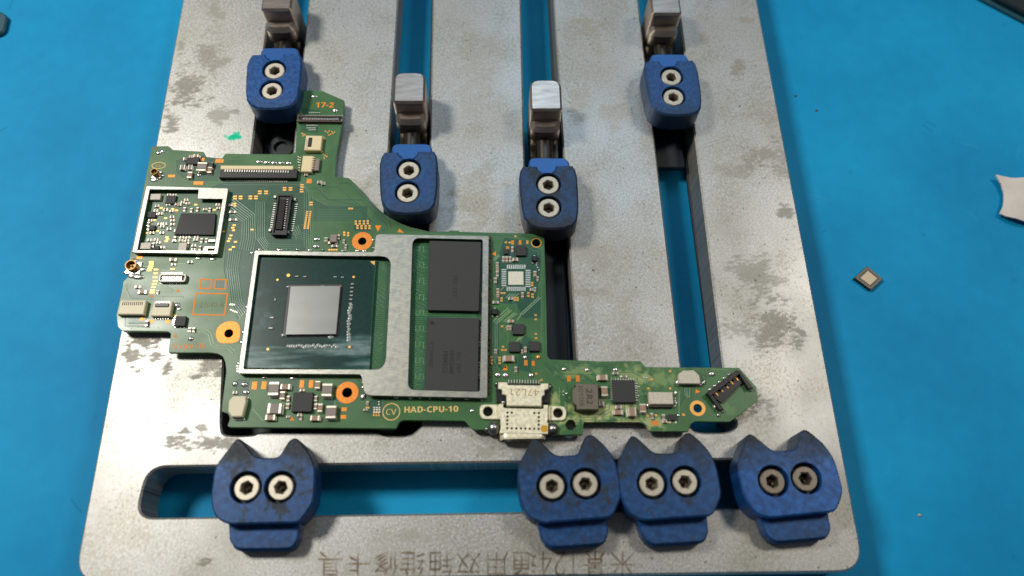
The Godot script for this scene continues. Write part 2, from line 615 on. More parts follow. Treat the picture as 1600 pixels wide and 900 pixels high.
# ------------------------------------------------------------------ fixture plate
func glyphs() -> Dictionary:
	return {
		"rice": [[.5, 0, .5, 1], [0, .45, 1, .45], [.15, .1, .35, .35], [.85, .1, .65, .35], [.45, .5, .05, .95], [.55, .5, .95, .95]],
		"view": [[.25, 0, .75, 0, .75, .3, .25, .3, .25, 0], [.25, .15, .75, .15], [.5, .3, .5, .4], [.05, .42, .95, .42], [.25, .52, .75, .52, .75, .68, .25, .68, .25, .52], [.5, .68, .5, .98], [.3, .75, .15, .95], [.7, .75, .85, .95]],
		"T": [[.1, .03, .9, .03], [.5, .03, .5, 1]],
		"2": [[.15, .25, .2, .1, .45, .02, .75, .08, .85, .28, .7, .5, .12, .97, .9, .97]],
		"4": [[.65, 1, .65, .02, .08, .7, .95, .7]],
		"through": [[.08, .08, .18, .2], [.05, .4, .2, .4, .15, .75, .05, .85], [.15, .8, .4, .95, .98, .95], [.35, .05, .9, .05, .65, .2], [.35, .28, .35, .85], [.35, .28, .92, .28, .92, .82], [.35, .45, .92, .45], [.35, .62, .92, .62], [.63, .28, .63, .85]],
		"use": [[.15, .05, .15, .7, .02, .98], [.15, .05, .88, .05, .88, .98], [.15, .35, .88, .35], [.15, .65, .88, .65], [.5, .05, .5, .95]],
		"double": [[.05, .15, .45, .15, .3, .6, .05, .92], [.1, .35, .48, .88], [.55, .15, .95, .15, .8, .6, .52, .92], [.6, .35, .98, .92]],
		"axle": [[.05, .15, .45, .15], [.2, .02, .1, .4, .45, .4], [.28, .3, .28, .98], [.02, .68, .46, .62], [.55, .25, .95, .25, .95, .95, .55, .95, .55, .25], [.75, .02, .75, .95], [.55, .58, .95, .58]],
		"hold": [[.25, .02, .08, .3, .28, .3, .05, .62, .3, .58], [.03, .9, .32, .8], [.5, .05, .36, .4], [.46, .28, .46, .98], [.7, .03, .76, .2], [.46, .25, .98, .25], [.46, .48, .92, .48], [.46, .7, .92, .7], [.46, .95, .98, .95], [.7, .25, .7, .95]],
		"mend": [[.2, .02, .03, .45], [.13, .3, .13, .98], [.3, .25, .3, .75], [.55, .03, .38, .35], [.5, .18, .9, .18, .7, .4, .42, .55], [.5, .25, .95, .55], [.75, .5, .5, .68], [.82, .62, .48, .85], [.92, .72, .42, 1]],
		"clip": [[.5, 0, .5, .45], [.5, .2, .85, .2], [.03, .48, .97, .48], [.5, .48, .5, 1], [.55, .62, .8, .75]],
		"tool": [[.25, .02, .75, .02, .75, .66, .25, .66, .25, .02], [.25, .2, .75, .2], [.25, .35, .75, .35], [.25, .5, .75, .5], [.03, .68, .97, .68], [.35, .75, .1, .98], [.65, .75, .9, .98]],
	}

func plate_texture(outline: PackedVector2Array, rr: Rect2) -> Array:
	var p := Paint.new()
	p.w = 1536
	p.h = 1536
	p.r = rr
	p.im = Image.create(p.w, p.h, false, Image.FORMAT_RGB8)
	var rough := Image.create(p.w, p.h, false, Image.FORMAT_RGB8)
	var f1 := noise(41, 0.004, 4)
	var f2 := noise(42, 0.02, 5)
	var f3 := noise(43, 0.2, 3)
	var f4 := noise(44, 0.09, 3)
	var e0 := noise(45, 0.18, 3)
	# stains: photo place, half sizes, strength, darkness
	var stains := [[325, 95, 26, 34, .9, .4], [335, 20, 14, 25, .8, .4], [282, 75, 7, 24, .7, .4], [292, 140, 34, 26, 1., .5], [268, 190, 12, 14, .9, .5], [345, 180, 22, 12, .7, .5], [225, 534, 32, 12, .95, .6], [208, 552, 14, 14, .8, .65], [205, 574, 7, 4, .8, .7], [216, 579, 10, 3, .8, .7],
		[252, 556, 14, 8, .8, .7], [262, 570, 8, 12, .8, .7], [330, 572, 22, 10, .65, .45], [306, 588, 22, 6, .8, .5], [345, 583, 14, 8, .8, .5], [310, 692, 44, 9, .8, .45], [345, 694, 26, 10, .9, .45], [272, 684, 18, 3, .8, .6], [288, 673, 9, 4, .8, .6], [316, 668, 8, 7, .7, .6], [318, 668, 10, 8, .6, .6], [320, 878, 12, 7, .9, .6],
		[1200, 245, 34, 26, 1., .55], [1150, 268, 34, 18, .7, .45], [1222, 268, 16, 14, .8, .6], [1180, 430, 34, 30, .75, .4], [1210, 510, 34, 36, .95, .55], [1162, 512, 26, 22, .6, .4], [1200, 435, 22, 12, .6, .6], [1226, 330, 11, 9, 1.1, .8], [1217, 314, 6, 8, .9, .8], [1251, 519, 6, 5, .9, .8],
		[1150, 105, 11, 16, 1.1, .8], [1160, 31, 14, 5, .9, .6], [1100, 57, 8, 10, .7, .5], [1115, 140, 16, 12, .4, .5], [920, 40, 24, 12, .5, .35], [935, 60, 12, 30, .4, .35], [900, 160, 20, 30, .35, .3], [960, 180, 18, 26, .35, .3],
		[1160, 640, 40, 20, .8, .6], [1120, 690, 60, 14, .5, .5], [1040, 690, 40, 10, .5, .5], [960, 720, 20, 8, .5, .5], [660, 690, 60, 20, .35, .3], [740, 120, 30, 80, .3, .25], [560, 240, 18, 60, .3, .3], [745, 320, 40, 50, .45, .3], [560, 330, 30, 60, .4, .3],
		[930, 420, 40, 60, .35, .3], [985, 500, 30, 60, .35, .3], [920, 455, 30, 6, .6, .4], [840, 885, 8, 5, .9, .9], [470, 870, 30, 10, .3, .4], [640, 835, 60, 12, .45, .35], [700, 700, 40, 18, .45, .4], [755, 705, 20, 12, .7, .5]]
	var ss := []
	for s in stains:
		var c := at2(s[0], s[1], YP)
		var rx := at2(s[0] + s[2], s[1], YP).distance_to(c)
		var rz := at2(s[0], s[1] + s[3], YP).distance_to(c)
		ss.append([p.t(c), rx / rr.size.x * p.w, rz / rr.size.y * p.h, s[4] * (0.72 if s[0] > 1000 else 1.0), s[5] * (0.8 if s[0] > 1000 else 1.0)])
	var cover := PackedFloat32Array()
	cover.resize(p.w * p.h)
	var deep := PackedFloat32Array()
	deep.resize(p.w * p.h)
	for s in ss:
		var c: Vector2 = s[0]
		for y in range(maxi(0, int(c.y - s[2] * 1.7)), mini(p.h, int(c.y + s[2] * 1.7))):
			for x in range(maxi(0, int(c.x - s[1] * 1.7)), mini(p.w, int(c.x + s[1] * 1.7))):
				var d := Vector2((x - c.x) / s[1], (y - c.y) / s[2]).length()
				var k: float = (1.0 - d) + f2.get_noise_2d(x * 0.7 + y * 0.25, y * 1.1) * 1.5 + f4.get_noise_2d(x * 0.5 + y * 0.4, y * 1.3) * 1.05 + e0.get_noise_2d(x, y) * 0.3
				k = (smoothstep(-0.4, 0.9, k) * 0.8 + smoothstep(0.05, 0.45, k) * 0.2) * 0.66 * (1.0 - smoothstep(1.25, 1.7, d)) * s[3]
				var i := y * p.w + x
				if k > cover[i]:
					cover[i] = k
					deep[i] = s[4]
	var pale := Color(0.715, 0.712, 0.702)
	var dull := Color(0.565, 0.55, 0.495)
	var dark := Color(0.42, 0.39, 0.325)
	for y in p.h:
		for x in p.w:
			var i := y * p.w + x
			var k := f1.get_noise_2d(x, y)
			var e := f3.get_noise_2d(x, y)
			var c := pale.lerp(dull, clampf(0.14 + k * 0.3 + f4.get_noise_2d(x, y) * 0.12, 0, 0.45))
			var b := 1.0 + e * 0.18
			c = Color(c.r * b, c.g * b, c.b * b)
			# olive grime caught in the grain
			var gr := clampf((f4.get_noise_2d(x * 1.3 + 500, y * 1.3) + f1.get_noise_2d(x * 1.6, y * 1.6 + 300) * 0.9 - 0.12) * 2.2, 0, 1) * clampf(0.5 + e * 1.2, 0, 1)
			c = c.lerp(Color(0.50, 0.475, 0.37), gr * 0.5)
			var s := clampf(cover[i], 0, 1)
			if s > 0: c = c.lerp(dull.lerp(dark, deep[i]), clampf(s * (0.8 + e * 0.25), 0, 1))
			p.im.set_pixel(x, y, c)
			var ro := clampf(0.49 + k * 0.08 + e * 0.1 + s * 0.3, 0, 1)
			rough.set_pixel(x, y, Color(0, ro, clampf(0.9 - s * 0.6, 0, 1)))
	# specks and nicks
	for n in 900:
		var c := Vector2(rng.randf() * p.w, rng.randf() * p.h)
		var r := rng.randf_range(0.8, 2.6) * (1.6 if rng.randf() < 0.05 else 1.0)
		p.line(c, c + Vector2(rng.randf_range(-2, 2), rng.randf_range(-2, 2)), r, Color(0.22, 0.20, 0.17), rng.randf_range(0.2, 0.75))
	for n in 60:
		var c := Vector2(rng.randf() * p.w, rng.randf() * p.h)
		p.line(c, c + Vector2(rng.randf_range(-40, 40), rng.randf_range(-14, 14)), 1.2, Color(0.85, 0.85, 0.83), 0.3)
	# a dab of green marker
	var gc := p.t(at2(367, 213, YP))
	for n in 30:
		var o := Vector2(rng.randfn(0, 9), rng.randfn(0, 4))
		p.line(gc + o, gc + o + Vector2(rng.randf_range(-8, 8), 2), 7.0, Color(0.0, 0.62, 0.45), 0.35)
	# laser marking, upside down from here
	var gl := glyphs()
	var row := [["rice", 973, 42], ["view", 930, 42], ["T", 896, 22], ["2", 875, 22], ["4", 852, 24], ["through", 820, 42], ["use", 776, 38], ["double", 733, 40], ["axle", 690, 42], ["hold", 645, 42], ["mend", 603, 42], ["clip", 559, 42], ["tool", 516, 42]]
	for e in row:
		var left := at2(e[1] + e[2] * 0.46, 862, YP)
		var right := at2(e[1] - e[2] * 0.46, 862, YP)
		var top := at2(e[1] + e[2] * 0.46, 899, YP)
		for s in gl[e[0]]:
			for i in range(0, s.size() - 2, 2):
				var a = top + (right - left) * s[i] + (left - top) * s[i + 1]
				var b = top + (right - left) * s[i + 2] + (left - top) * s[i + 3]
				var cut := 6
				for q in cut:
					var aa: Vector2 = p.t(a.lerp(b, float(q) / cut))
					var bb: Vector2 = p.t(a.lerp(b, float(q + 1) / cut))
					var wear := clampf(0.37 + f2.get_noise_2d(aa.x * 1.4, aa.y * 1.4) * 0.55, 0.1, 0.7)
					p.line(aa, bb, rng.randf_range(2.6, 3.8), Color(0.40, 0.34, 0.27), wear)
	return [ImageTexture.create_from_image(p.im), ImageTexture.create_from_image(rough)]

func fixture() -> void:
	var o := thing("fixture_plate", "grey slotted aluminium plate with stains and upside down engraved writing", "repair fixture", at(735, 500, 0))
	var out := rounded(poly([285 + 0.191 * 160, -160, 1183 - 0.1898 * 160, -160, 1352.5, 893.5, 113.5, 911.5], YP), [2, 2, 5, 5], 6)
	var holes := []
	# four clamp slots that run to the far end, the long front slot, and the pocket under the board
	var s4 := poly([983.5, -120, 1045, -120, 1129, 571, 1141, 652, 1150, 656, 1151, 664, 1144, 673, 1128, 676, 1096, 676, 1083, 672, 1078, 662, 1076, 640, 1064, 569], YP)
	holes.append(rounded(poly([437, -120, 495, -120, 456, 250, 448, 330, 382, 330, 392, 250], YP), 2.0))
	holes.append(rounded(poly([630, -120, 678.5, -120, 667.5, 420, 596, 420], YP), 2.0))
	holes.append(rounded(poly([811, -120, 857, -120, 901, 562, 905, 610, 828, 610], YP), 2.0))
	holes.append(rounded(s4, 1.2))
	holes.append(rounded(poly([232, 729.9, 1246, 716.5, 1256, 793, 212, 809.5], YP), 3.4, 8))
	holes.append(rounded(poly([353, 480, 700, 480, 690, 640, 655, 640, 660, 662, 652, 672, 640, 681, 600, 681, 592, 674, 404, 675, 396, 680, 352, 681, 345, 672], YP), [2, 2, 2, 1, 1, 2, 3, 2, 1, 1, 2, 3, 3], 5))
	var b := Rect2(out[0], Vector2.ZERO)
	for q in out: b = b.expand(q)
	b = b.grow(1)
	var tx := plate_texture(out, b)
	var m := mat(Color.WHITE, 1.0, 1.0)
	m.albedo_texture = tx[0]
	m.roughness_texture = tx[1]
	m.roughness_texture_channel = BaseMaterial3D.TEXTURE_CHANNEL_GREEN
	m.metallic_texture = tx[1]
	m.metallic_texture_channel = BaseMaterial3D.TEXTURE_CHANNEL_BLUE
	m.metallic = 0.9
	m.roughness = 1.0
	var g := G.new()
	g.ur = b
	g.slab(out, holes, YP0, YP, 0.35)
	obj("plate", g, m, o)
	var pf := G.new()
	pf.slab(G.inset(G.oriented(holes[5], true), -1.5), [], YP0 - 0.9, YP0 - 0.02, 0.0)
	obj("pocket_shade", pf, M.bar_shade, o)  # dark sheet added to stand for shade in the open pocket
	# rails along the clamp slots, under the plate's top, and rubber feet
	for e in [[0, 1], [1, 1], [2, 1], [3, 1]]:
		var h: PackedVector2Array = holes[e[0]]
		var hb := Rect2(h[0], Vector2.ZERO)
		for q in h: hb = hb.expand(q)
		var rg := G.new()
		rg.box(Vector3(hb.end.x - 0.9, YP0 - 1.2, hb.get_center().y + 1), Vector3(0.9, 1.15, hb.size.y - 8), 0.0, 0.1)
		obj("rail", rg, M.steel_rail, o)
	for q in [Vector2(b.position.x + 9, b.position.y + 9), Vector2(b.end.x - 9, b.position.y + 9), Vector2(b.position.x + 9, b.end.y - 9), Vector2(b.end.x - 9, b.end.y - 9)]:
		var fg := G.new()
		fg.lathe([Vector2(5, 0), Vector2(4.6, 2.15), Vector2(0.001, 2.15)], 20, Vector3(q.x, 0.02, q.y))
		obj("rubber_foot", fg, M.black_plastic, o)

# ------------------------------------------------------------------ clamps
func blue_wear(seed_: int, ears: bool, worn := 0.0, grey := 0.0) -> StandardMaterial3D:
	# blue finish rubbed to grey-black where it touches hot boards; v runs from the tip to the tail
	var n := 256
	var f := noise(seed_, 0.012, 4)
	var f2 := noise(seed_ + 1, 0.06, 4)
	var im := Image.create(n, n, false, Image.FORMAT_RGB8)
	var ro := Image.create(n, n, false, Image.FORMAT_RGB8)
	for y in n:
		for x in n:
			var v := float(y) / n
			var k := (f.get_noise_2d(x, y) * 0.9 + f2.get_noise_2d(x, y) * 0.45) * (0.45 + worn * 0.9 if ears else 0.4)
			var w := clampf((0.34 - v) * 3.6 + k * 0.9, 0, 1) if ears else clampf((v - 0.80) * 3.0 + k * 0.7, 0, 1)
			if not ears: w = maxf(w, smoothstep(0.22, 0.47, maxf(absf(float(x) / n - 0.5), (v - 0.42) * 0.85) + k * 0.08) * (0.4 + worn * 0.6))
			w = clampf(maxf(w, smoothstep(0.25 - worn * 0.5, 0.6 - worn * 0.4, k) * 0.75) + worn * 0.25, 0, 1)
			var c := Color(0.065, 0.24, 0.455).lerp(Color(0.105, 0.345, 0.615), clampf(0.5 + f2.get_noise_2d(x + 90, y) * 0.9, 0, 1))
			c = c.lerp(Color(0.14, 0.23, 0.36), grey * 0.8)
			c = c.lerp(Color(0.125, 0.13, 0.145), w * 0.88)
			var s := f2.get_noise_2d(x * 2.2 + 300, y * 2.2)
			if s > 0.42: c = c.lerp(Color(0.45, 0.48, 0.54), clampf((s - 0.42) * 3.0, 0, 0.4))
			im.set_pixel(x, y, c)
			var r := 0.42 + w * 0.15 + f2.get_noise_2d(x, y + 200) * 0.12
			ro.set_pixel(x, y, Color(r, r, r))
	var m := mat(Color.WHITE, 1.0, 0.25)
	m.albedo_texture = ImageTexture.create_from_image(im)
	m.roughness_texture = ImageTexture.create_from_image(ro)
	return m

func screw(parent: Node, x: float, z: float, top: float, r := 2.2) -> void:
	# a socket head screw, its face a little below the rim of its counterbore
	var g := G.new()
	var hex := PackedVector2Array()
	var turn := rng.randf() * 1.0
	for i in 6: hex.append(Vector2(x, z) + Vector2.from_angle(TAU * i / 6.0 + turn) * r * 0.52)
	g.slab(circle(Vector2(x, z), r, 32), [hex], top - 2.2, top, 0.16)
	var o := obj("screw", g, M.screw, parent, Vector3.ZERO)
	var k := G.new()
	k.lathe([Vector2(r * 0.6, top - 2.0), Vector2(r * 0.26, top - 1.75), Vector2(0.001, top - 2.15)], 18, Vector3(x, 0, z))
	obj("hex_socket", k, M.screw_dark, o, Vector3.ZERO)

func cat_clamps() -> void:
	var c := at(411, 762, YC)
	c.y = YP
	var H := YC - YP
	var local := func(a: Array, y: float) -> PackedVector2Array:
		var p := poly(a, y)
		for i in p.size(): p[i] -= Vector2(c.x, c.z)
		return p
	var labels := ["worn blue cat-shaped clamp standing alone at the left end of the front slot",
		"blue cat-shaped clamp touching the rim of the gold connector with one ear",
		"blue cat-shaped clamp in the close pair, nearer the small copper-ringed hole of the board's arm",
		"brighter blue cat-shaped clamp at the right plate edge, dark smudge under its two dull screws"]
	var first := thing("cat_clamp", labels[0], "clamp", c, "cat-shaped clamps along the front slot")
	var body: PackedVector2Array = rounded(local.call([358, 699, 366, 688, 371, 684.5, 376, 686.5, 381, 692, 388, 700, 395, 710, 403, 714.7, 418, 715.2, 432.5, 714.7, 438, 710, 443, 702, 449, 691, 455, 685.5, 461, 684, 466, 686, 478.5, 700.7, 486, 713, 492, 730, 492.5, 750, 490, 782.5, 484, 794, 475, 807, 465.7, 817, 410, 818, 358, 819.5, 346, 815, 335, 806, 330, 790, 329, 775, 331.5, 754, 334, 738, 339, 723.7], YC), 0.75, 3)
	var eyes := []
	for e in [[384, 761.5], [437.5, 761]]: eyes.append(at2(e[0], e[1], YC) - Vector2(c.x, c.z))
	var g := G.new()
	g.ur = Rect2(-13, -10.5, 26, 26)
	var bores := []
	for e in eyes: bores.append(circle(e, 2.75, 32))
	g.slab(body, bores, 0.25, H, 0.3, true, 0.12)
	var o := obj("body", g, blue_wear(61, true, 0.6, 0.3), first, Vector3.ZERO)
	for e in eyes:
		var fl := G.new()
		fl.lathe([Vector2(2.9, H - 2.5), Vector2(0.001, H - 2.5)], 24, Vector3(e.x, 0, e.y))
		obj("counterbore", fl, M.dark_case, o, Vector3.ZERO)
		screw(first, e.x, e.y, H - 0.45)
	var lg := G.new()
	lg.ur = Rect2(-13, -14, 26, 26)
	lg.slab(rounded(local.call([356, 812, 471, 810, 467, 826, 466, 838, 464, 845, 456, 856, 448, 857.5, 374, 858.5, 366, 855, 358, 845, 358, 832], YP + 3.2), [0, 0, 1.5, 1, 1, 1.5, 1, 1, 1.5, 1, 1]), [], 0.2, 3.2, 0.25)
	obj("ledge", lg, blue_wear(66, false), first, Vector3.ZERO)
	var lip := G.new()
	lip.ur = Rect2(-13, -14, 26, 26)
	lip.slab(rounded(local.call([362, 851, 465, 849.5, 456, 858.5, 448, 860.5, 374, 861.5, 367, 858], YP + 2.6), 0.8), [], 0.3, 2.6, 0.2)
	obj("ledge_lip", lip, blue_wear(67, false), first, Vector3.ZERO)
	var foot := G.new()
	foot.slab(rounded(rect(9, 7.2), 1.5), [], -6.5, 0.24)
	obj("slot_foot", foot, M.black_plastic, first, Vector3.ZERO)
	var spots := [[889.5, 758, -3.2], [1046, 754.5, -2.6], [1235, 750, -4.0]]
	for k in 3:
		var d := first.duplicate() as Node3D
		put(d, "cat_clamp", self)
		var q := at(spots[k][0], spots[k][1], YC)
		q.y = YP
		d.position = q * 0.001
		d.rotation.y = -spots[k][2] * DEG
		d.set_meta("label", labels[k + 1])
		var w := blue_wear(70 + k * 3, true, [0.4, 0.3, 0.0][k], [0.4, 0.4, 0.0][k])
		for ch in d.get_children():
			if ch is MeshInstance3D and ch.name.begins_with("body"): ch.material_override = w
			if k == 2 and ch is MeshInstance3D and ch.name.begins_with("screw"): ch.material_override = M.screw_dull
			if k == 1 and ch is MeshInstance3D and ch.name.begins_with("ledge"): ch.material_override = blue_wear(90, false)

func jaw_clamps() -> void:
	var c := at(638, 283, YC)
	c.y = YP
	var H := YC - YP
	var local := func(a: Array, y: float) -> PackedVector2Array:
		var p := poly(a, y)
		for i in p.size(): p[i] -= Vector2(c.x, c.z)
		return p
	var labels := ["blue jaw clamp with rounded end at the upper middle slot, beside the board's curved notch",
		"blue jaw clamp lying over the tall narrow tongue of the board, near the green mark",
		"blue jaw clamp worn grey at its rounded end, above the small ringed corner hole",
		"blue jaw clamp above the empty right slot, away from the board"]
	var first := thing("jaw_clamp", labels[0], "clamp", c, "rounded jaw clamps in the upper slots")
	var outline: PackedVector2Array = local.call([601, 237, 622, 237, 624, 242.5, 630, 246.8, 637, 248.2, 644.5, 246.6, 650.5, 242, 652, 236, 678, 235.5, 682, 242, 684, 255, 683.5, 290, 682, 306, 679, 320, 671, 329, 657, 333, 636, 334.5, 617, 333, 604, 327.5, 596.5, 317, 594, 303, 593, 280, 593, 256, 596, 244], YC)
	var bores := []
	var eyes := []
	for e in [[638.5, 264.5], [636.5, 300]]:
		var q := at2(e[0], e[1], YC) - Vector2(c.x, c.z)
		eyes.append(q)
		bores.append(circle(q, 2.58, 32))
	var g := G.new()
	g.ur = Rect2(-9, -9.5, 18, 19)
	g.slab(outline, bores, 0.2, H, 0.35, true, 0.1)
	var body := obj("jaw", g, blue_wear(101, false, 0.4, 0.35), first, Vector3.ZERO)
	for e in eyes:
		var fl := G.new()
		fl.lathe([Vector2(2.6, H - 2.5), Vector2(0.001, H - 2.5)], 24, Vector3(e.x, 0, e.y))
		obj("counterbore", fl, M.dark_case, body, Vector3.ZERO)
		screw(first, e.x, e.y, H - 0.4)
	var ig := G.new()
	ig.ur = Rect2(-9, -12, 18, 19)
	ig.slab(rounded(local.call([612, 229, 618, 224, 668, 224, 675, 229, 676, 250, 612, 250], YC - 1.3), 0.8), [], 0.5, H - 1.3, 0.3)
	obj("jaw_back", ig, M.blue_clean, first, Vector3.ZERO)
	# the chromed sliding block behind the jaw: a stepped profile across the slot
	var z0 := at2(638, 112, YP + 8.5).y - c.z
	var z1 := at2(638, 160, YP + 8.5).y - c.z
	var z2 := at2(638, 176, YP + 5.0).y - c.z
	var z3 := at2(638, 194, YP + 4.4).y - c.z
	var z4 := at2(638, 204, YP + 1.0).y - c.z
	var hw := at2(664, 150, YP + 8.5).distance_to(at2(614, 150, YP + 8.5)) * 0.5
	var cx := at2(639, 150, YP + 8.5).x - c.x
	var sg := G.new()
	sg.slab(rounded(PackedVector2Array([Vector2(cx - hw, z0), Vector2(cx + hw, z0), Vector2(cx + hw, z1), Vector2(cx - hw, z1)]), [2.2, 2.2, .8, .8], 5), [], -6.0, 8.5, 0.45)
	var lipg := G.new()
	lipg.slab(rounded(PackedVector2Array([Vector2(cx - hw * .94, z1 - 1.5), Vector2(cx + hw * .94, z1 - 1.5), Vector2(cx + hw * .97, z2), Vector2(cx + hw * .9, z3), Vector2(cx - hw * .9, z3), Vector2(cx - hw * .97, z2)]), [0, 0, .6, 2.4, 2.4, .6], 6), [], 0.6, 4.9, 0.9)
	lipg.slab(rounded(PackedVector2Array([Vector2(cx - hw * .88, z1 - 1.5), Vector2(cx + hw * .88, z1 - 1.5), Vector2(cx + hw * .8, z3 - 1.2), Vector2(cx - hw * .8, z3 - 1.2)]), [0, 0, 2, 2], 5), [], -6.0, 0.8, 0.1)
	var slider := obj("slide_block", sg, M.steel, first, Vector3.ZERO)
	obj("lip", lipg, M.steel, slider, Vector3.ZERO)
	var rod := G.new()
	# a round shaft from the block to the jaw, with a collar at the jaw's end
	rod.lathe([Vector2(2.0, 0), Vector2(2.0, absf(z3) - 6.4), Vector2(2.35, absf(z3) - 6.2), Vector2(2.45, absf(z3) - 5.6), Vector2(2.3, absf(z3) - 5.1), Vector2(1.9, absf(z3) - 5.0), Vector2(1.8, absf(z3) + 2.0)], 28, Vector3.ZERO)
	for i in rod.v.size():
		rod.v[i] = Vector3(cx + rod.v[i].x, -0.1 + rod.v[i].z * -1.0, z3 - 1.8 + rod.v[i].y)
		rod.n[i] = Vector3(rod.n[i].x, -rod.n[i].z, rod.n[i].y)
	obj("shaft", rod, M.steel_dark, slider, Vector3.ZERO)
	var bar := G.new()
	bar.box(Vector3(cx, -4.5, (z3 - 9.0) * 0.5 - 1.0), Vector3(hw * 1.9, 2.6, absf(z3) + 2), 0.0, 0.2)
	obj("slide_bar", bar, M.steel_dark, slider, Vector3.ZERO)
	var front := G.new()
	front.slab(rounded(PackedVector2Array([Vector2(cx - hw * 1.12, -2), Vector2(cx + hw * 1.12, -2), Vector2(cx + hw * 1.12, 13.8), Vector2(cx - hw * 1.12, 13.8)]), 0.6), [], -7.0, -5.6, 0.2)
	obj("shade_guide_bar", front, M.bar_shade, first, Vector3.ZERO)  # bar under the jaw, its dark colour also standing for slot shade
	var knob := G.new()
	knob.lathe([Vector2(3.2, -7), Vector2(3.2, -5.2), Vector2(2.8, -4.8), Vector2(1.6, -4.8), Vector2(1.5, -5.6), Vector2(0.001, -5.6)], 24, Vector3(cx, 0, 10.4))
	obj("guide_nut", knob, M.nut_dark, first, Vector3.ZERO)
	# x of the slot, y of the jaw's middle in the photo; how much further back the block sits
	var spots := [[426.5, 125, -0.2, 0.5], [858, 306, 0.0, -1.6], [1052, 135, 0.0, -0.2]]
	for k in 3:
		var d := first.duplicate() as Node3D
		put(d, "jaw_clamp", self)
		var q := at(spots[k][0], spots[k][1], YC)
		q.y = YP
		d.position = q * 0.001
		d.rotation.y = [0.5, -0.5, 0.0][k] * DEG
		d.set_meta("label", labels[k + 1])
		var w := blue_wear(110 + k * 3, false, [0.0, 0.8, 0.3][k], [0.0, 0.6, 0.3][k])
		for ch in d.get_children():
			if ch.name.begins_with("jaw") and not ch.name.begins_with("jaw_back"): ch.material_override = w
			if k == 1 and ch.name.begins_with("shade_guide_bar"): ch.scale.z = 2.9  # stretched to stand for the deep shade along this slot
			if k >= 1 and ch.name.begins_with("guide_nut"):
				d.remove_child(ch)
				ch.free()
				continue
			if ch.name.begins_with("slide_block"): ch.position.z += spots[k][3] * 0.001

# ------------------------------------------------------------------ circuit board
const TURN := 0.0175         # the board lies one degree askew on the plate

func spot(cx: float, cy: float, w: float, h: float, ht: float) -> Array:
	# where a part's top face appears in the photo -> [place on the board, real width, real depth]
	var y := YB + ht
	var c := at(cx, cy, y)
	var sx := at2(cx + w * 0.5, cy, y).distance_to(at2(cx - w * 0.5, cy, y))
	var sz := at2(cx, cy + h * 0.5, y).distance_to(at2(cx, cy - h * 0.5, y))
	return [Vector3(c.x, YB, c.z), sx, sz]

func place(o: Node3D, p: Vector3, ang := TURN) -> void:
	o.transform = Transform3D(Basis(Vector3.UP, -ang), (p - BASE) * 0.001)

func chip(called: String, parent: Node, cx: float, cy: float, w: float, h: float, ht: float, m: Material, bev := 0.08, ang := TURN, y0 := 0.06) -> MeshInstance3D:
	var s := spot(cx, cy, w, h, ht)
	var g := G.new()
	g.ur = Rect2(-s[1] / 2, -s[2] / 2, s[1], s[2])
	g.slab(rect(s[1], s[2]), [], y0, ht, bev)
	var o := obj(called, g, m, parent, Vector3.ZERO)
	place(o, s[0], ang)
	return o

func passive(parent: Node, cx: float, cy: float, w: float, h: float, along_x: bool, body: Material) -> void:
	var ht := clampf(minf(w, h) / 7.5 * 0.62, 0.22, 1.1)
	var s := spot(cx, cy, w, h, ht)
	var L: float = s[1] if along_x else s[2]
	var W: float = s[2] if along_x else s[1]
	var e := L * 0.24
	var bev := minf(W, ht) * 0.12
	var b := G.new()
	b.slab(rect(L - e * 1.9, W * 0.95), [], 0.05, ht * 0.96, bev * 0.7)
	var ends := []
	for sgn in [-1.0, 1.0]:
		var g := G.new()
		var p := rect(e, W)
		for i in 4: p[i].x += sgn * (L - e) * 0.5
		g.slab(rounded(p, bev, 2), [], 0.02, ht, bev)
		# a little solder at the foot
		g.slab(PackedVector2Array([Vector2(sgn * (L * 0.5 - e * 0.3), -W * 0.5), Vector2(sgn * (L * 0.5 + 0.16), -W * 0.46), Vector2(sgn * (L * 0.5 + 0.16), W * 0.46), Vector2(sgn * (L * 0.5 - e * 0.3), W * 0.5)]), [], 0.0, 0.14, 0.06)
		ends.append(g)
	var ang := TURN + (0.0 if along_x else PI / 2) + rng.randf_range(-0.02, 0.02)
	if maxf(w, h) >= 8.5:
		var o := obj("capacitor", b, body, parent, Vector3.ZERO)
		place(o, s[0], ang)
		for g in ends: obj("end_cap", g, M.cap_end, o, Vector3.ZERO)
	else:
		var both := G.new()
		for g in ends:
			both.v.append_array(g.v)
			both.n.append_array(g.n)
			both.u.append_array(g.u)
		var o := objs("chip_component", [[b, body], [both, M.cap_end]], parent, Vector3.ZERO)
		place(o, s[0], ang)

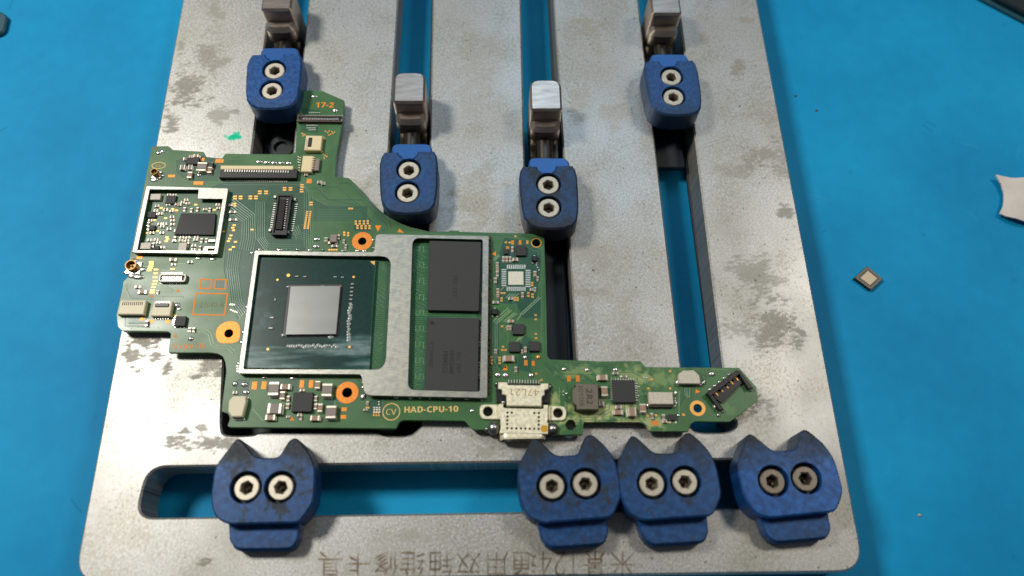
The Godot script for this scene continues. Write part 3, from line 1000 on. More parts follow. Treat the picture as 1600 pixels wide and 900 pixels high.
func flat_text(parent: Node, called: String, words: String, cx: float, cy: float, high_px: float, wide_px: float, y: float, m: Material, turn := 0.0, bold := false, mono := false) -> void:
	# lettering laid flat at height y; turn in degrees, clockwise as the photo shows it
	var t := TextMesh.new()
	var f := SystemFont.new()
	f.font_names = PackedStringArray(["Droid Sans Mono" if mono else "Droid Sans"])
	if bold: f.font_weight = 700
	t.font = f
	t.text = words
	t.font_size = 32
	t.depth = 0.02
	t.curve_step = 2.0
	t.pixel_size = 0.01
	var box := t.get_aabb()
	var sideways := absf(sin(turn * DEG)) > 0.5
	var hi := at2(cx, cy - high_px * 0.5, y).distance_to(at2(cx, cy + high_px * 0.5, y)) if not sideways else at2(cx - high_px * 0.5, cy, y).distance_to(at2(cx + high_px * 0.5, cy, y))
	var wi := at2(cx - wide_px * 0.5, cy, y).distance_to(at2(cx + wide_px * 0.5, cy, y)) if not sideways else at2(cx, cy - wide_px * 0.5, y).distance_to(at2(cx, cy + wide_px * 0.5, y))
	var o := MeshInstance3D.new()
	o.mesh = t
	o.material_override = m
	put(o, called, parent)
	var sx := wi / box.size.x
	var sy := hi / box.size.y
	var rot := Basis(Vector3.UP, -(turn * DEG + TURN))
	var b := rot * Basis(Vector3(sx, 0, 0), Vector3(0, 0, -sy), Vector3(0, 0.6, 0))
	var c := at(cx, cy, y)
	var mid := box.position + box.size * 0.5
	o.transform = Transform3D(Basis(b.x * 0.001, b.y * 0.001, b.z * 0.001), (c - b * Vector3(mid.x, mid.y, 0) + Vector3(0, 0.012, 0) - BASE) * 0.001)

func board_texture(rr: Rect2) -> Array:
	var p := Paint.new()
	p.w = 2048
	p.h = int(2048.0 * rr.size.y / rr.size.x)
	p.r = rr
	p.im = Image.create(p.w, p.h, false, Image.FORMAT_RGB8)
	p.hm = Image.create(p.w, p.h, false, Image.FORMAT_RGB8)
	p.hm.fill(Color(0.55, 0.55, 0.55))
	var pour := Color(0.24, 0.405, 0.235)
	var moat := Color(0.12, 0.30, 0.225)
	var track := Color(0.27, 0.455, 0.285)
	var edge := Color(0.15, 0.34, 0.20)
	var glint := Color(0.60, 0.68, 0.54)
	var f := noise(51, 0.01, 4)
	var f2 := noise(52, 0.25, 2)
	for y in p.h:
		for x in p.w:
			var k := 1.0 + f.get_noise_2d(x, y) * 0.10 + f2.get_noise_2d(x, y) * 0.06
			p.im.set_pixel(x, y, Color(pour.r * k, pour.g * k, pour.b * k))
	var T := func(a: float, b: float) -> Vector2: return p.t(at2(a, b, YB))
	var area := func(pts: Array, c: Color, al: float, hv: float) -> void:
		var q := PackedVector2Array()
		for i in range(0, pts.size(), 2): q.append(T.call(pts[i], pts[i + 1]))
		p.fill(q, c, al, hv)
	var tr := func(pts: Array, wide: float, c: Color, al: float, hv: float) -> void:
		for i in range(0, pts.size() - 2, 2): p.line(T.call(pts[i], pts[i + 1]), T.call(pts[i + 2], pts[i + 3]), wide * 2.1, c, al, hv)
	var bus := func(pts: Array, n: int, gap: float, wide: float, c: Color) -> void:
		# parallel tracks beside a leading one
		for k in n:
			var q := []
			for i in range(0, pts.size(), 2):
				var here := Vector2(pts[i], pts[i + 1])
				var a := Vector2(pts[maxi(i - 2, 0)], pts[maxi(i - 2, 0) + 1])
				var b := Vector2(pts[mini(i + 2, pts.size() - 2)], pts[mini(i + 2, pts.size() - 2) + 1])
				var d := (b - a).normalized()
				q.append_array([here.x - d.y * gap * k, here.y + d.x * gap * k])
			tr.call(q, wide, c, 0.6, 0.72)
	# bare laminate between the copper areas
	area.call([330, 292, 360, 280, 470, 284, 482, 300, 486, 372, 478, 392, 398, 392, 388, 480, 372, 500, 362, 470, 350, 420, 356, 350, 342, 320], moat, 0.9, 0.35)
	area.call([276, 250, 290, 243, 312, 240, 340, 248, 345, 262, 340, 282, 300, 282, 284, 276, 276, 268], moat, 0.75, 0.35)
	area.call([486, 308, 512, 322, 575, 322, 574, 344, 484, 346], moat, 0.7, 0.35)
	area.call([553, 343, 579, 343, 580, 361, 553, 361], moat, 0.9, 0.35)
	area.call([470, 168, 500, 172, 500, 182, 470, 180], moat, 0.6, 0.35)
	area.call([470, 194, 498, 194, 498, 208, 470, 206], moat, 0.6, 0.35)
	area.call([230, 300, 345, 300, 332, 390, 216, 388], moat, 0.35, 0.4)
	area.call([196, 446, 240, 448, 240, 468, 205, 466], moat, 0.7, 0.35)
	area.call([196, 496, 236, 496, 236, 512, 196, 510], moat, 0.6, 0.35)
	area.call([788, 372, 822, 376, 845, 392, 846, 410, 838, 470, 812, 476, 780, 474, 772, 436, 778, 402], moat, 0.9, 0.35)
	area.call([808, 476, 846, 462, 845, 497, 816, 497], moat, 0.9, 0.35)
	area.call([769, 500, 780, 500, 780, 556, 786, 580, 769, 570], moat, 0.8, 0.35)
	area.call([818, 524, 832, 530, 830, 582, 806, 578, 812, 548], moat, 0.7, 0.35)
	area.call([578, 626, 598, 624, 598, 650, 574, 646], moat, 0.8, 0.35)
	area.call([372, 593, 392, 594, 388, 622, 366, 620], moat, 0.85, 0.35)
	area.call([415, 592, 470, 592, 472, 612, 418, 612], moat, 0.6, 0.35)
	area.call([506, 620, 524, 620, 522, 636, 506, 634], moat, 0.8, 0.35)
	area.call([338, 437, 352, 437, 351, 450, 337, 450], moat, 0.7, 0.4)
	area.call([1060, 640, 1072, 572, 1110, 590, 1080, 600], moat, 0.5, 0.4)
	area.call([586, 398, 612, 404, 602, 574, 576, 578], moat.lerp(edge, 0.6), 0.95, 0.3)
	area.call([640, 372, 672, 374, 668, 612, 634, 610], moat.lerp(edge, 0.6), 0.95, 0.3)
	area.call([640, 486, 756, 486, 754, 496, 640, 496], moat.lerp(edge, 0.6), 0.95, 0.3)
	# length-matched tracks between the processor and the memory
	for e in [[588.0, 606.0, -4.0, 404.0, 574.0], [646.0, 670.0, -3.0, 378.0, 610.0]]:
		var y: float = e[3]
		while y < e[4]:
			var x0: float = lerpf(e[0], e[0] - 12.0, (y - 400.0) / 190.0)
			var x1: float = lerpf(e[1], e[1] - 6.0, (y - 400.0) / 190.0)
			var pts := [x0, y]
			var steps := 2 + rng.randi() % 3
			var amp := 3.2 * sin(y * 0.05) + rng.randf_range(-0.4, 0.4)
			for k in steps: pts.append_array([lerpf(x0, x1, (k + 1.0) / (steps + 1.0)), y + amp * (1.0 if k % 2 == 0 else 0.2)])
			pts.append_array([x1, y])
			tr.call(pts, 0.9, Color(0.25, 0.47, 0.25), 0.9, 0.8)
			y += 2.9
	for k in 9:
		var y0 := 384.0 + k * 25.0
		tr.call([650, y0, 650, y0 + 8, 656, y0 + 8, 656, y0 + 1, 662, y0 + 1, 662, y0 + 9, 668, y0 + 9], 0.9, Color(0.33, 0.54, 0.30), 0.8, 0.8)
	for k in 3: tr.call([642, 487.5 + k * 2.6, 738 - k * 2, 487.5 + k * 2.6, 744, 491 + k * 2.4], 0.9, Color(0.31, 0.52, 0.29), 0.8, 0.8)
	# tracks round the tall socket, down to the processor frame
	bus.call([362, 306, 398, 334, 400, 372, 396, 392], 7, 3.6, 1.5, track)
	bus.call([424, 300, 414, 316, 414, 370, 420, 380, 470, 382], 5, 3.4, 1.4, track)
	bus.call([376, 392, 372, 420, 378, 470, 390, 486], 6, 3.4, 1.4, track)
	bus.call([350, 288, 468, 288, 476, 300, 476, 386], 5, -3.4, 1.4, track)
	bus.call([466, 352, 470, 362, 488, 368, 490, 390], 4, 3.6, 1.4, track)
	bus.call([496, 327, 566, 327], 7, 2.7, 1.3, track)
	bus.call([354, 242, 450, 245, 464, 236], 4, 2.2, 1.0, track)
	bus.call([528, 200, 522, 240, 520, 278], 4, -3.2, 1.3, track)
	bus.call([494, 345, 528, 345, 542, 360], 4, 3.0, 1.2, track)
	# broad copper outlines of the curved corner
	for e in [[498, 292, 530, 292, 550, 312, 566, 312, 604, 350, 606, 358, 598, 360, 588, 352, 556, 320, 512, 311, 496, 294], [484, 294, 496, 294, 514, 312, 552, 312, 566, 324], [530, 286, 546, 286, 564, 306, 582, 320, 610, 346, 612, 356]]:
		tr.call(e, 1.4, moat, 0.85, 0.35)
	tr.call([560, 300, 598, 338, 640, 360, 850, 372, 851, 556], 1.0, moat, 0.6, 0.4)
	# pale tracks at the left edge
	for e in [[300, 514, 322, 514, 330, 520, 334, 536, 342, 540, 358, 540, 368, 548], [302, 518, 318, 518, 326, 523, 330, 538, 340, 544, 356, 544, 364, 552], [202, 505, 226, 505], [200, 510, 226, 510], [194, 517, 268, 518], [246, 464, 286, 464],
		[252, 448, 262, 448], [250, 451, 268, 451], [248, 454, 270, 454], [246, 457, 268, 457], [222, 404, 250, 404], [224, 416, 238, 416], [254, 421, 262, 421], [276, 404, 304, 404], [280, 411, 290, 411], [300, 406, 320, 402], [396, 640, 412, 658], [198, 444, 194, 462]]:
		tr.call(e, 1.3, glint, 0.8, 0.9)
	# pale tracks in the right column
	for e in [[770, 503, 794, 481], [774, 504, 796, 484], [776, 506, 799, 485], [787, 502, 804, 489], [790, 503, 807, 490], [813, 491, 842, 464], [816, 492, 845, 465], [808, 500, 814, 492], [809, 530, 814, 525], [807, 533, 822, 523], [781, 455, 787, 449], [791, 465, 797, 459], [795, 465, 801, 459], [799, 465, 805, 459], [803, 465, 810, 459], [771, 404, 780, 398], [772, 407, 781, 400]]:
		tr.call(e, 1.3, glint, 0.85, 0.9)
	for e in [[770, 504, 770, 560, 782, 580], [774, 505, 774, 566], [777, 507, 777, 560], [788, 505, 788, 516, 794, 522, 794, 545], [800, 470, 806, 476, 806, 490], [824, 386, 834, 392, 842, 392, 842, 398], [843, 440, 846, 450, 846, 540]]:
		tr.call(e, 1.1, track, 0.9, 0.8)
	# right arm
	bus.call([852, 566, 866, 572, 956, 572, 962, 580], 3, 3.2, 1.2, moat)
	for e in [[850, 568, 886, 602, 886, 650], [878, 594, 922, 594], [878, 584, 946, 586], [880, 640, 882, 656, 1000, 657, 1008, 664], [890, 660, 940, 660], [912, 586, 934, 606], [957, 586, 957, 592], [970, 582, 990, 582, 1006, 592], [996, 590, 996, 606, 1004, 612, 1012, 612], [1072, 606, 1070, 620], [1076, 608, 1075, 622], [1080, 608, 1079, 620], [992, 619, 1012, 619], [990, 646, 1004, 648]]:
		tr.call(e, 1.0, moat, 0.8, 0.35)
	for e in [[1070, 606, 1070, 616, 1074, 621], [1073, 605, 1073, 616, 1077, 621], [1077, 606, 1077, 621], [1061, 612, 1061, 650], [858, 612, 874, 626], [874, 606, 874, 630], [1112, 577, 1138, 578]]:
		tr.call(e, 1.0, glint, 0.6, 0.85)
	# dried flux on the arm and its pale sheen painted in, with ragged edges
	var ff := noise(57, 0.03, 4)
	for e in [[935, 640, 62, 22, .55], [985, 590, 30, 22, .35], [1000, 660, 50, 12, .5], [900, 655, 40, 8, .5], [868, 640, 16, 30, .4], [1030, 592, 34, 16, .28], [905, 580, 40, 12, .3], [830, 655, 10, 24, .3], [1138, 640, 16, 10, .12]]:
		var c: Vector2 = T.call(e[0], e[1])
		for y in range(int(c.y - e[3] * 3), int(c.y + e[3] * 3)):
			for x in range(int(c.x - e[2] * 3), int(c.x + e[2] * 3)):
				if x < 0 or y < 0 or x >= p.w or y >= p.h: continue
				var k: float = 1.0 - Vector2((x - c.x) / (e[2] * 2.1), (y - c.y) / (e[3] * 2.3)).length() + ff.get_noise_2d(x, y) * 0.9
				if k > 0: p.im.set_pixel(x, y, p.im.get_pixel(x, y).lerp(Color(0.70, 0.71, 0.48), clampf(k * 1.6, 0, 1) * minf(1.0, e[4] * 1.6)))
	for e in [[850, 568, 886, 602, 886, 650], [878, 594, 922, 594], [878, 584, 946, 586], [880, 640, 882, 656, 1000, 657, 1008, 664], [890, 660, 1002, 661, 1010, 667], [912, 586, 934, 606], [957, 586, 957, 592], [970, 582, 990, 582, 1006, 592], [996, 590, 996, 606, 1004, 612, 1012, 612], [992, 619, 1012, 619], [990, 646, 1004, 648],
		[862, 566, 960, 570, 963, 590], [866, 569, 950, 573], [1000, 572, 1022, 590], [986, 590, 986, 600], [990, 590, 990, 602], [976, 630, 976, 640], [960, 640, 946, 648], [1010, 636, 1020, 646], [1018, 636, 1028, 648], [1026, 636, 1036, 648], [936, 648, 952, 640, 952, 626], [900, 652, 934, 652, 940, 646], [1000, 656, 1014, 668]]:
		tr.call(e, 0.9, moat, 0.7, 0.35)
	for n in 260:
		# plated holes: a pale ring with a dark middle
		var c: Vector2 = T.call(rng.randf_range(200, 1150), rng.randf_range(240, 664))
		p.line(c, c, 5.0, Color(0.36, 0.52, 0.34), 0.6, 0.7)
		p.line(c, c, 2.0, Color(0.06, 0.2, 0.14), 0.8, 0.2)
	# pale haze of soldering by the connector, scratches and dust
	for n in 420:
		var c := Vector2(rng.randf() * p.w, rng.randf() * p.h)
		p.line(c, c + Vector2(rng.randf_range(-3, 3), rng.randf_range(-2, 2)), rng.randf_range(0.8, 1.8), Color(0.62, 0.66, 0.58), rng.randf_range(0.1, 0.5))
	# vias
	for n in 900:
		var c: Vector2 = T.call(rng.randf_range(196, 1180), rng.randf_range(236, 668))
		p.line(c, c, rng.randf_range(1.6, 2.6), moat if rng.randf() < 0.6 else track, 0.6, 0.4)
	# the bright rim where the mask stops short of the edge
	return [ImageTexture.create_from_image(p.im), ImageTexture.create_from_image(p.hm)]

func package_texture() -> ImageTexture:
	# dark teal carrier with streaks of wiped flux and a glare band painted low down
	var n := 384
	var f := noise(55, 0.012, 4)
	var f2 := noise(56, 0.04, 3)
	var im := Image.create(n, n, false, Image.FORMAT_RGB8)
	for y in n:
		for x in n:
			var u := float(x) / n
			var v := float(y) / n
			var c := Color(0.055, 0.205, 0.185)
			var rim := minf(minf(u, 1 - u), minf(v, 1 - v))
			if rim < 0.02: c = Color(0.08, 0.30, 0.25)
			var low := smoothstep(0.70, 0.80, v + f.get_noise_2d(x * 0.4, 7) * 0.06)
			var streak := clampf(f.get_noise_2d(x * 0.25 + 50, y * 1.7) * 1.3 + 0.25, 0, 1)
			c = c.lerp(Color(0.55, 0.61, 0.61), low * clampf(streak * 1.2, 0, 1) * 0.75)
			var smear := clampf(f.get_noise_2d(x * 1.1 + 400, y * 1.1) * 1.6, 0, 1) * smoothstep(0.34, 0.16, u) * smoothstep(0.2, 0.3, v) * smoothstep(0.72, 0.6, v)
			c = c.lerp(Color(0.33, 0.42, 0.46), smear * 0.6)
			var k := 1.0 + f2.get_noise_2d(x, y) * 0.12
			im.set_pixel(x, y, Color(c.r * k, c.g * k, c.b * k))
	return ImageTexture.create_from_image(im)

func board() -> void:
	var o := thing("circuit_board", "green circuit board with silver shield frames, chips and a gold charging connector", "circuit board", at(690, 520, YB0))
	var edge_px := [237, 228.5, 263, 228, 270, 234, 318, 237, 322, 245, 347, 247.5, 352, 240, 453, 241, 461.5, 238, 463.5, 200, 463, 180, 467, 150, 474, 141, 504, 142, 538, 157, 535, 194, 531, 213, 525, 247, 523.5, 276, 545, 278, 556, 288, 564, 298, 578, 314, 600, 334, 620, 346, 640, 354.5, 670, 361.5, 701, 361.5, 703, 359.5, 716, 360, 718, 362,
		820, 364.5, 846, 366.5, 850.5, 369, 854, 490, 855, 556, 859, 561.5, 940, 564.5, 1001, 564, 1008, 573.5, 1080, 574, 1155, 574.5, 1182, 605, 1184, 626, 1141, 659, 1086, 658.5, 1079, 663, 1076, 674, 1015, 674, 1010, 665, 1004, 661, 1000, 659.5, 912, 659.5, 911, 679, 858, 680, 852, 668, 785, 668, 760, 676, 757, 671.5, 738, 671,
		731, 663, 726, 657.5, 652, 656.5, 630, 656.5, 624, 659, 619, 669.5, 358, 667.5, 355, 665, 358, 659, 359, 653, 356, 646, 346, 643, 348, 625, 353.5, 580, 352, 566, 348, 557, 340, 552.5, 328, 551, 263, 551, 267, 521, 262, 518, 191, 517, 184, 511, 182, 492, 192, 446, 192, 440, 199, 434, 203, 398, 208, 380]
	var outline := rounded(poly(edge_px, YB), 0.25, 2)
	var bores := []
	for e in [[566, 377, .85], [542.5, 613.5, .95], [357.5, 521, .85], [1090, 638, .82], [838, 379.5, .85], [892, 664, .98], [762.5, 643, .9], [872, 645, .9]]: bores.append(circle(at2(e[0], e[1], YB), e[2], 24))
	var b := Rect2(outline[0], Vector2.ZERO)
	for q in outline: b = b.expand(q)
	b = b.grow(0.5)
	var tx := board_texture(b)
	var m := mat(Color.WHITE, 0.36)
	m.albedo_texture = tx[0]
	bump(m, tx[1], 0.05)
	m.roughness_texture = grain(18, 256, 0.03, 0.5, 1.0, 3)
	m.roughness = 0.5
	var g := G.new()
	g.ur = b
	g.slab(outline, bores, YB0, YB, 0.06)
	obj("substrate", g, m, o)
	# copper rings round the holes
	for e in [[566, 377, 2.08, .86, 0], [542.5, 613.5, 2.12, .96, 0], [1090, 638, 1.5, .83, 1], [838, 379.5, 1.12, .86, 1]]:
		var rg := G.new()
		var c := at2(e[0], e[1], YB)
		rg.slab(circle(c, e[2], 32), [circle(c, e[3], 24)], YB + 0.004, YB + 0.05, 0.02)
		obj("copper_ring", rg, M.copper if e[4] == 0 else M.gold, o)
	var rg2 := G.new()
	rg2.slab(rounded(poly([338, 513, 352, 502, 369, 502, 376, 510, 375, 530, 369, 536, 343, 537, 337, 527], YB), 1.2), [circle(at2(357.5, 521, YB), .86, 24)], YB + 0.004, YB + 0.05, 0.02)
	obj("copper_ring", rg2, M.copper, o)
	processor(o)
	memory(o)
	wireless(o)
	connectors(o)
	charging_port(o)
	small_chips(o)
	pads_and_solder(o)
	markings(o)

func processor(o: Node3D) -> void:
	var top := 1.35
	var outer := rounded(poly([398, 391, 420, 391.5, 520, 393.5, 584, 393.5, 587, 368, 591, 365.5, 764, 368.5, 761.5, 620, 760, 622, 574, 618, 568.5, 612, 564, 585, 400, 584, 371.5, 583.5], YB + top), [.3, 0, 0, .5, .3, .4, .4, .3, .3, .9, 0.3, .6, 0, .4], 4)
	var well := rounded(poly([404, 398, 520, 400, 602, 400.5, 610.5, 408, 602.5, 566, 594, 577, 380.5, 576.5], YB + top), [.3, 0, 1.2, 1.0, 1.2, 1.0, .3], 5)
	var well2 := rounded(poly([645, 372, 754, 374.5, 753.5, 440, 749.5, 611.5, 637.5, 609], YB + top), [1.5, .4, 0, .4, 1.5], 6)
	var g := G.new()
	g.slab(outer, [well, well2], YB + top - 0.22, YB + top, 0.07)
	var fr := obj("shield_frame", g, M.tin, o)
	var w := G.new()
	w.ring_wall(G.inset(G.oriented(outer, true), 0.06), 0.22, YB + 0.02, YB + top - 0.21)
	obj("frame_wall", w, M.tin, fr)
	# uneven seam along the right rail, browned by heat
	var seam := G.new()
	for k in 26:
		var py := lerpf(373, 614, k / 25.0)
		var px := lerpf(766, 764.5, k / 25.0)
		var c := at(px + rng.randf_range(-0.8, 0.6), py, YB)
		seam.box(Vector3(c.x, YB + 0.02, c.z), Vector3(rng.randf_range(.15, .4), rng.randf_range(.2, .7), rng.randf_range(.6, 1.3)), 0.0, 0.05)
	stuff(obj("heat_marks", seam, M.burnt, fr))
	var fil := G.new()
	for e in [[398, 390, 584, 392.5, 9], [372, 584.5, 560, 586.5, 8], [577, 620, 760, 624.5, 8], [399, 394, 373, 578, 7], [566, 590, 569, 612, 2], [585, 372, 584, 390, 2]]:
		for k in int(e[4]):
			var t: float = (k + rng.randf_range(0.1, 0.9)) / e[4]
			fil.dome(at(lerpf(e[0], e[2], t), lerpf(e[1], e[3], t), YB), rng.randf_range(.2, .7), rng.randf_range(.15, .4), rng.randf_range(.15, .4), 9)
	stuff(obj("solder_fillets", fil, M.solder, fr))
	var pk := MeshInstance3D.new()
	var pg := G.new()
	var pp := poly([404.5, 402, 588.5, 406.5, 577, 577, 380.5, 575], YB + 0.62)
	pg.ur = Rect2(pp[3].x, pp[0].y, pp[1].x - pp[3].x, pp[2].y - pp[0].y)
	pg.slab(pp, [], YB + 0.15, YB + 0.62, 0.04)
	var pm := mat(Color.WHITE, 0.24)
	pm.albedo_texture = package_texture()
	pk = obj("processor", pg, pm, o)
	var u := G.new()
	u.slab(rounded(poly([450, 444, 536, 443.5, 530, 526, 440, 527], YB + 0.7), .5), [], YB + 0.6, YB + 0.76, 0.14)
	obj("underfill", u, M.underfill, pk)
	var d := G.new()
	d.slab(poly([454, 447, 532, 446.5, 525, 522, 446, 522.8], YB + 1.3), [], YB + 0.7, YB + 1.3, 0.05)
	obj("die", d, M.silicon, pk)
	var z6 := func(x: float, y: float) -> Vector3: return at(370 + x * 0.2332, 380 + y * 0.2333, YB + 0.62)
	var cg := G.new()
	for e in [[403, 224, 30, 10], [457, 226, 28, 10], [660, 228, 28, 10], [708, 230, 26, 10], [236, 500, 34, 14], [228, 570, 36, 14], [258, 380, 12, 20], [775, 275, 28, 12], [772, 300, 28, 12], [770, 327, 28, 12], [768, 352, 28, 12], [765, 378, 28, 12], [762, 405, 28, 12]]:
		var c: Vector3 = z6.call(e[0], e[1])
		cg.box(c, Vector3(e[2] * 0.023, 0.2, e[3] * 0.026), 0.0, 0.04)
	stuff(obj("package_components", cg, M.pin_grey, pk))
	var rs := G.new()
	for k in 14:
		var c: Vector3 = z6.call(lerpf(764, 742, k / 13.0) + rng.randf_range(-8, 8), lerpf(415, 650, k / 13.0))
		rs.dome(c, rng.randf_range(.3, .5), rng.randf_range(.3, .48), rng.randf_range(.12, .22), 8)
	for k in 22:
		var c: Vector3 = z6.call(lerpf(342, 670, k / 21.0), 690 + rng.randf_range(-7, 7))
		rs.dome(c, rng.randf_range(.28, .46), rng.randf_range(.3, .5), rng.randf_range(.1, .2), 8)
	for e in [[350, 292, 22, 8], [575, 288, 30, 7], [315, 615, 20, 14], [630, 628, 22, 14], [695, 290, 10, 14]]:
		var c: Vector3 = z6.call(e[0], e[1])
		rs.dome(c, e[2] * .03, e[3] * .03, .16, 8)
	stuff(obj("resin_beads", rs, M.resin, pk))
	var gd := G.new()
	for e in [[345, 215, 12], [272, 245, 8], [783, 226, 9], [208, 710, 9], [755, 695, 9]]:
		var c: Vector3 = z6.call(e[0], e[1])
		gd.lathe([Vector2(e[2] * .031, 0.001), Vector2(e[2] * .028, 0.02), Vector2(0.001, 0.02)], 10, c)
	var t1: Vector3 = z6.call(892, 122)
	var t2: Vector3 = z6.call(926, 120)
	var t3: Vector3 = z6.call(922, 148)
	gd.slab(PackedVector2Array([Vector2(t1.x, t1.z), Vector2(t2.x, t2.z), Vector2(t3.x, t3.z)]), [], YB + 0.621, YB + 0.64)
	stuff(obj("gold_marks", gd, M.gold, pk))

func memory(o: Node3D) -> void:
	for e in [[671, 376, 752, 378, 748, 486, 668, 484.5], [668, 496, 748.5, 497, 746.5, 611, 663.5, 610.5]]:
		var g := G.new()
		g.slab(poly(e, YB + 0.95), [], YB + 0.12, YB + 0.95, 0.05)
		obj("memory_chip", g, M.black_mould, o)
	# faint laser lettering, read from the side
	flat_text(o, "chip_marking", "SEC 107", 716.5, 566, 6.5, 32, YB + 0.95, M.laser, 90)
	flat_text(o, "chip_marking", "K4U6E3S4AM", 706, 566, 6.5, 36, YB + 0.95, M.laser, 90)
	flat_text(o, "chip_marking", "FBMGCL", 696, 566, 6.5, 34, YB + 0.95, M.laser, 90)
	flat_text(o, "chip_marking", "211MMP", 674, 554, 5, 40, YB + 0.95, M.laser_dark, 90)
	flat_text(o, "chip_marking", "SEC 107", 711, 447, 6, 34, YB + 0.95, M.laser_dark, 90)
	var dot := G.new()
	dot.lathe([Vector2(.42, 0.001), Vector2(.4, 0.012), Vector2(0.001, 0.012)], 14, at(675, 504.5, YB + 0.95))
	obj("pin_mark", dot, M.laser_dark, o)
	for e in [[757.5, 408], [757, 412], [756, 447], [756, 454], [755, 461], [753.5, 514], [752, 523], [752.5, 532], [751.5, 537], [750.5, 569], [750.5, 579], [750, 588]]: passive(o, e[0] - 0.5, e[1], 4.5, 6, false, M.cap_brown)

func wireless(o: Node3D) -> void:
	var top := 1.15
	var outer := rounded(poly([228.5, 290.5, 357, 294, 340, 397, 206.5, 394.5], YB + top), .35, 3)
	var well := poly([234, 296, 310, 296.5, 308.5, 310.5, 347.5, 311, 334.5, 391.5, 214.5, 390.5], YB + top)
	var g := G.new()
	g.slab(outer, [well], YB + top - 0.2, YB + top, 0.07)
	var fr := obj("shield_frame", g, M.tin, o)
	var w := G.new()
	w.ring_wall(G.inset(G.oriented(outer, true), 0.06), 0.2, YB + 0.02, YB + top - 0.19)
	obj("frame_wall", w, M.tin, fr)
	var ic := G.new()
	ic.slab(poly([283, 333, 337, 333.5, 334, 367, 272.5, 366], YB + 0.5), [], YB + 0.1, YB + 0.5, 0.04)
	obj("wireless_chip", ic, M.black_gloss, o)
	for e in [[242.7, 307.3, 16, 9, 0.7], [227.3, 384, 16, 9.5, 0.7], [285, 385.3, 12.5, 13, 0.75]]: chip("filter", o, e[0], e[1], e[2], e[3], e[4], M.white_part, 0.06)
	for e in [[266.7, 311.5, 15, 12.5], [236.7, 335, 13, 9], [237.5, 355.5, 9, 7], [244.7, 387, 9, 5.5]]: chip("small_chip", o, e[0], e[1], e[2], e[3], 0.5, M.black_mould, 0.04)
	for e in [[331, 376, 11, 3.5], [328, 386.5, 16, 3], [321, 390, 7, 4]]: chip("metal_tab", o, e[0], e[1], e[2], e[3], 0.5, M.cap_end, 0.03)
	# crowd of tiny components, by places in an enlarged view
	for e in [[340, 760, 1], [325, 815, 1], [440, 800, 1], [510, 820, 1], [660, 800, 0], [740, 810, 0], [810, 800, 0], [900, 800, 1], [955, 805, 0], [680, 690, 1], [640, 720, 1], [600, 745, 1], [700, 730, 1], [480, 632, 1], [545, 635, 1], [470, 742, 1], [570, 740, 1], [1050, 745, 1], [1060, 785, 1]]:
		passive(o, 200 + e[0] / 7.5, 220 + e[1] / 7.5, 5.5 if e[2] == 1 else 4, 4 if e[2] == 1 else 5.5, e[2] == 1, M.cap_brown if rng.randf() < 0.5 else M.cap_grey)
	for e in [[380, 100, 1], [515, 140, 1], [520, 180, 1], [370, 220, 1], [430, 220, 1], [520, 225, 1], [400, 250, 1], [480, 280, 1], [260, 180, 1], [235, 225, 0], [235, 268, 0], [280, 325, 1], [395, 325, 1], [545, 395, 0], [540, 420, 1], [630, 380, 1], [700, 380, 1], [620, 415, 1], [690, 415, 1], [800, 380, 1], [790, 405, 1], [860, 415, 0], [915, 415, 0], [250, 410, 1], [355, 440, 1], [405, 495, 1], [700, 465, 0], [770, 475, 1], [765, 520, 1], [840, 505, 0], [900, 515, 0], [290, 470, 0], [320, 105, 1], [440, 60, 1], [565, 300, 1], [330, 405, 1]]:
		passive(o, 200 + e[0] / 7.5, 320 + e[1] / 7.5, 6 if e[2] == 1 else 4, 4 if e[2] == 1 else 6, e[2] == 1, M.cap_brown if rng.randf() < 0.5 else M.cap_grey)

func pin_row(g: G, a: Vector2, b: Vector2, n: int, w: float, l: float, ht: float, y := 0.0) -> void:
	# n small contacts from photo place a to b, w along the row and l across it, in mm
	var pa := at2(a.x, a.y, YB + y + ht)
	var pb := at2(b.x, b.y, YB + y + ht)
	var ang := (pb - pa).angle()
	for k in n:
		var c := pa.lerp(pb, float(k) / maxf(1, n - 1))
		g.box(Vector3(c.x, YB + 0.01 + y, c.y), Vector3(w, ht, l), ang, 0.015)

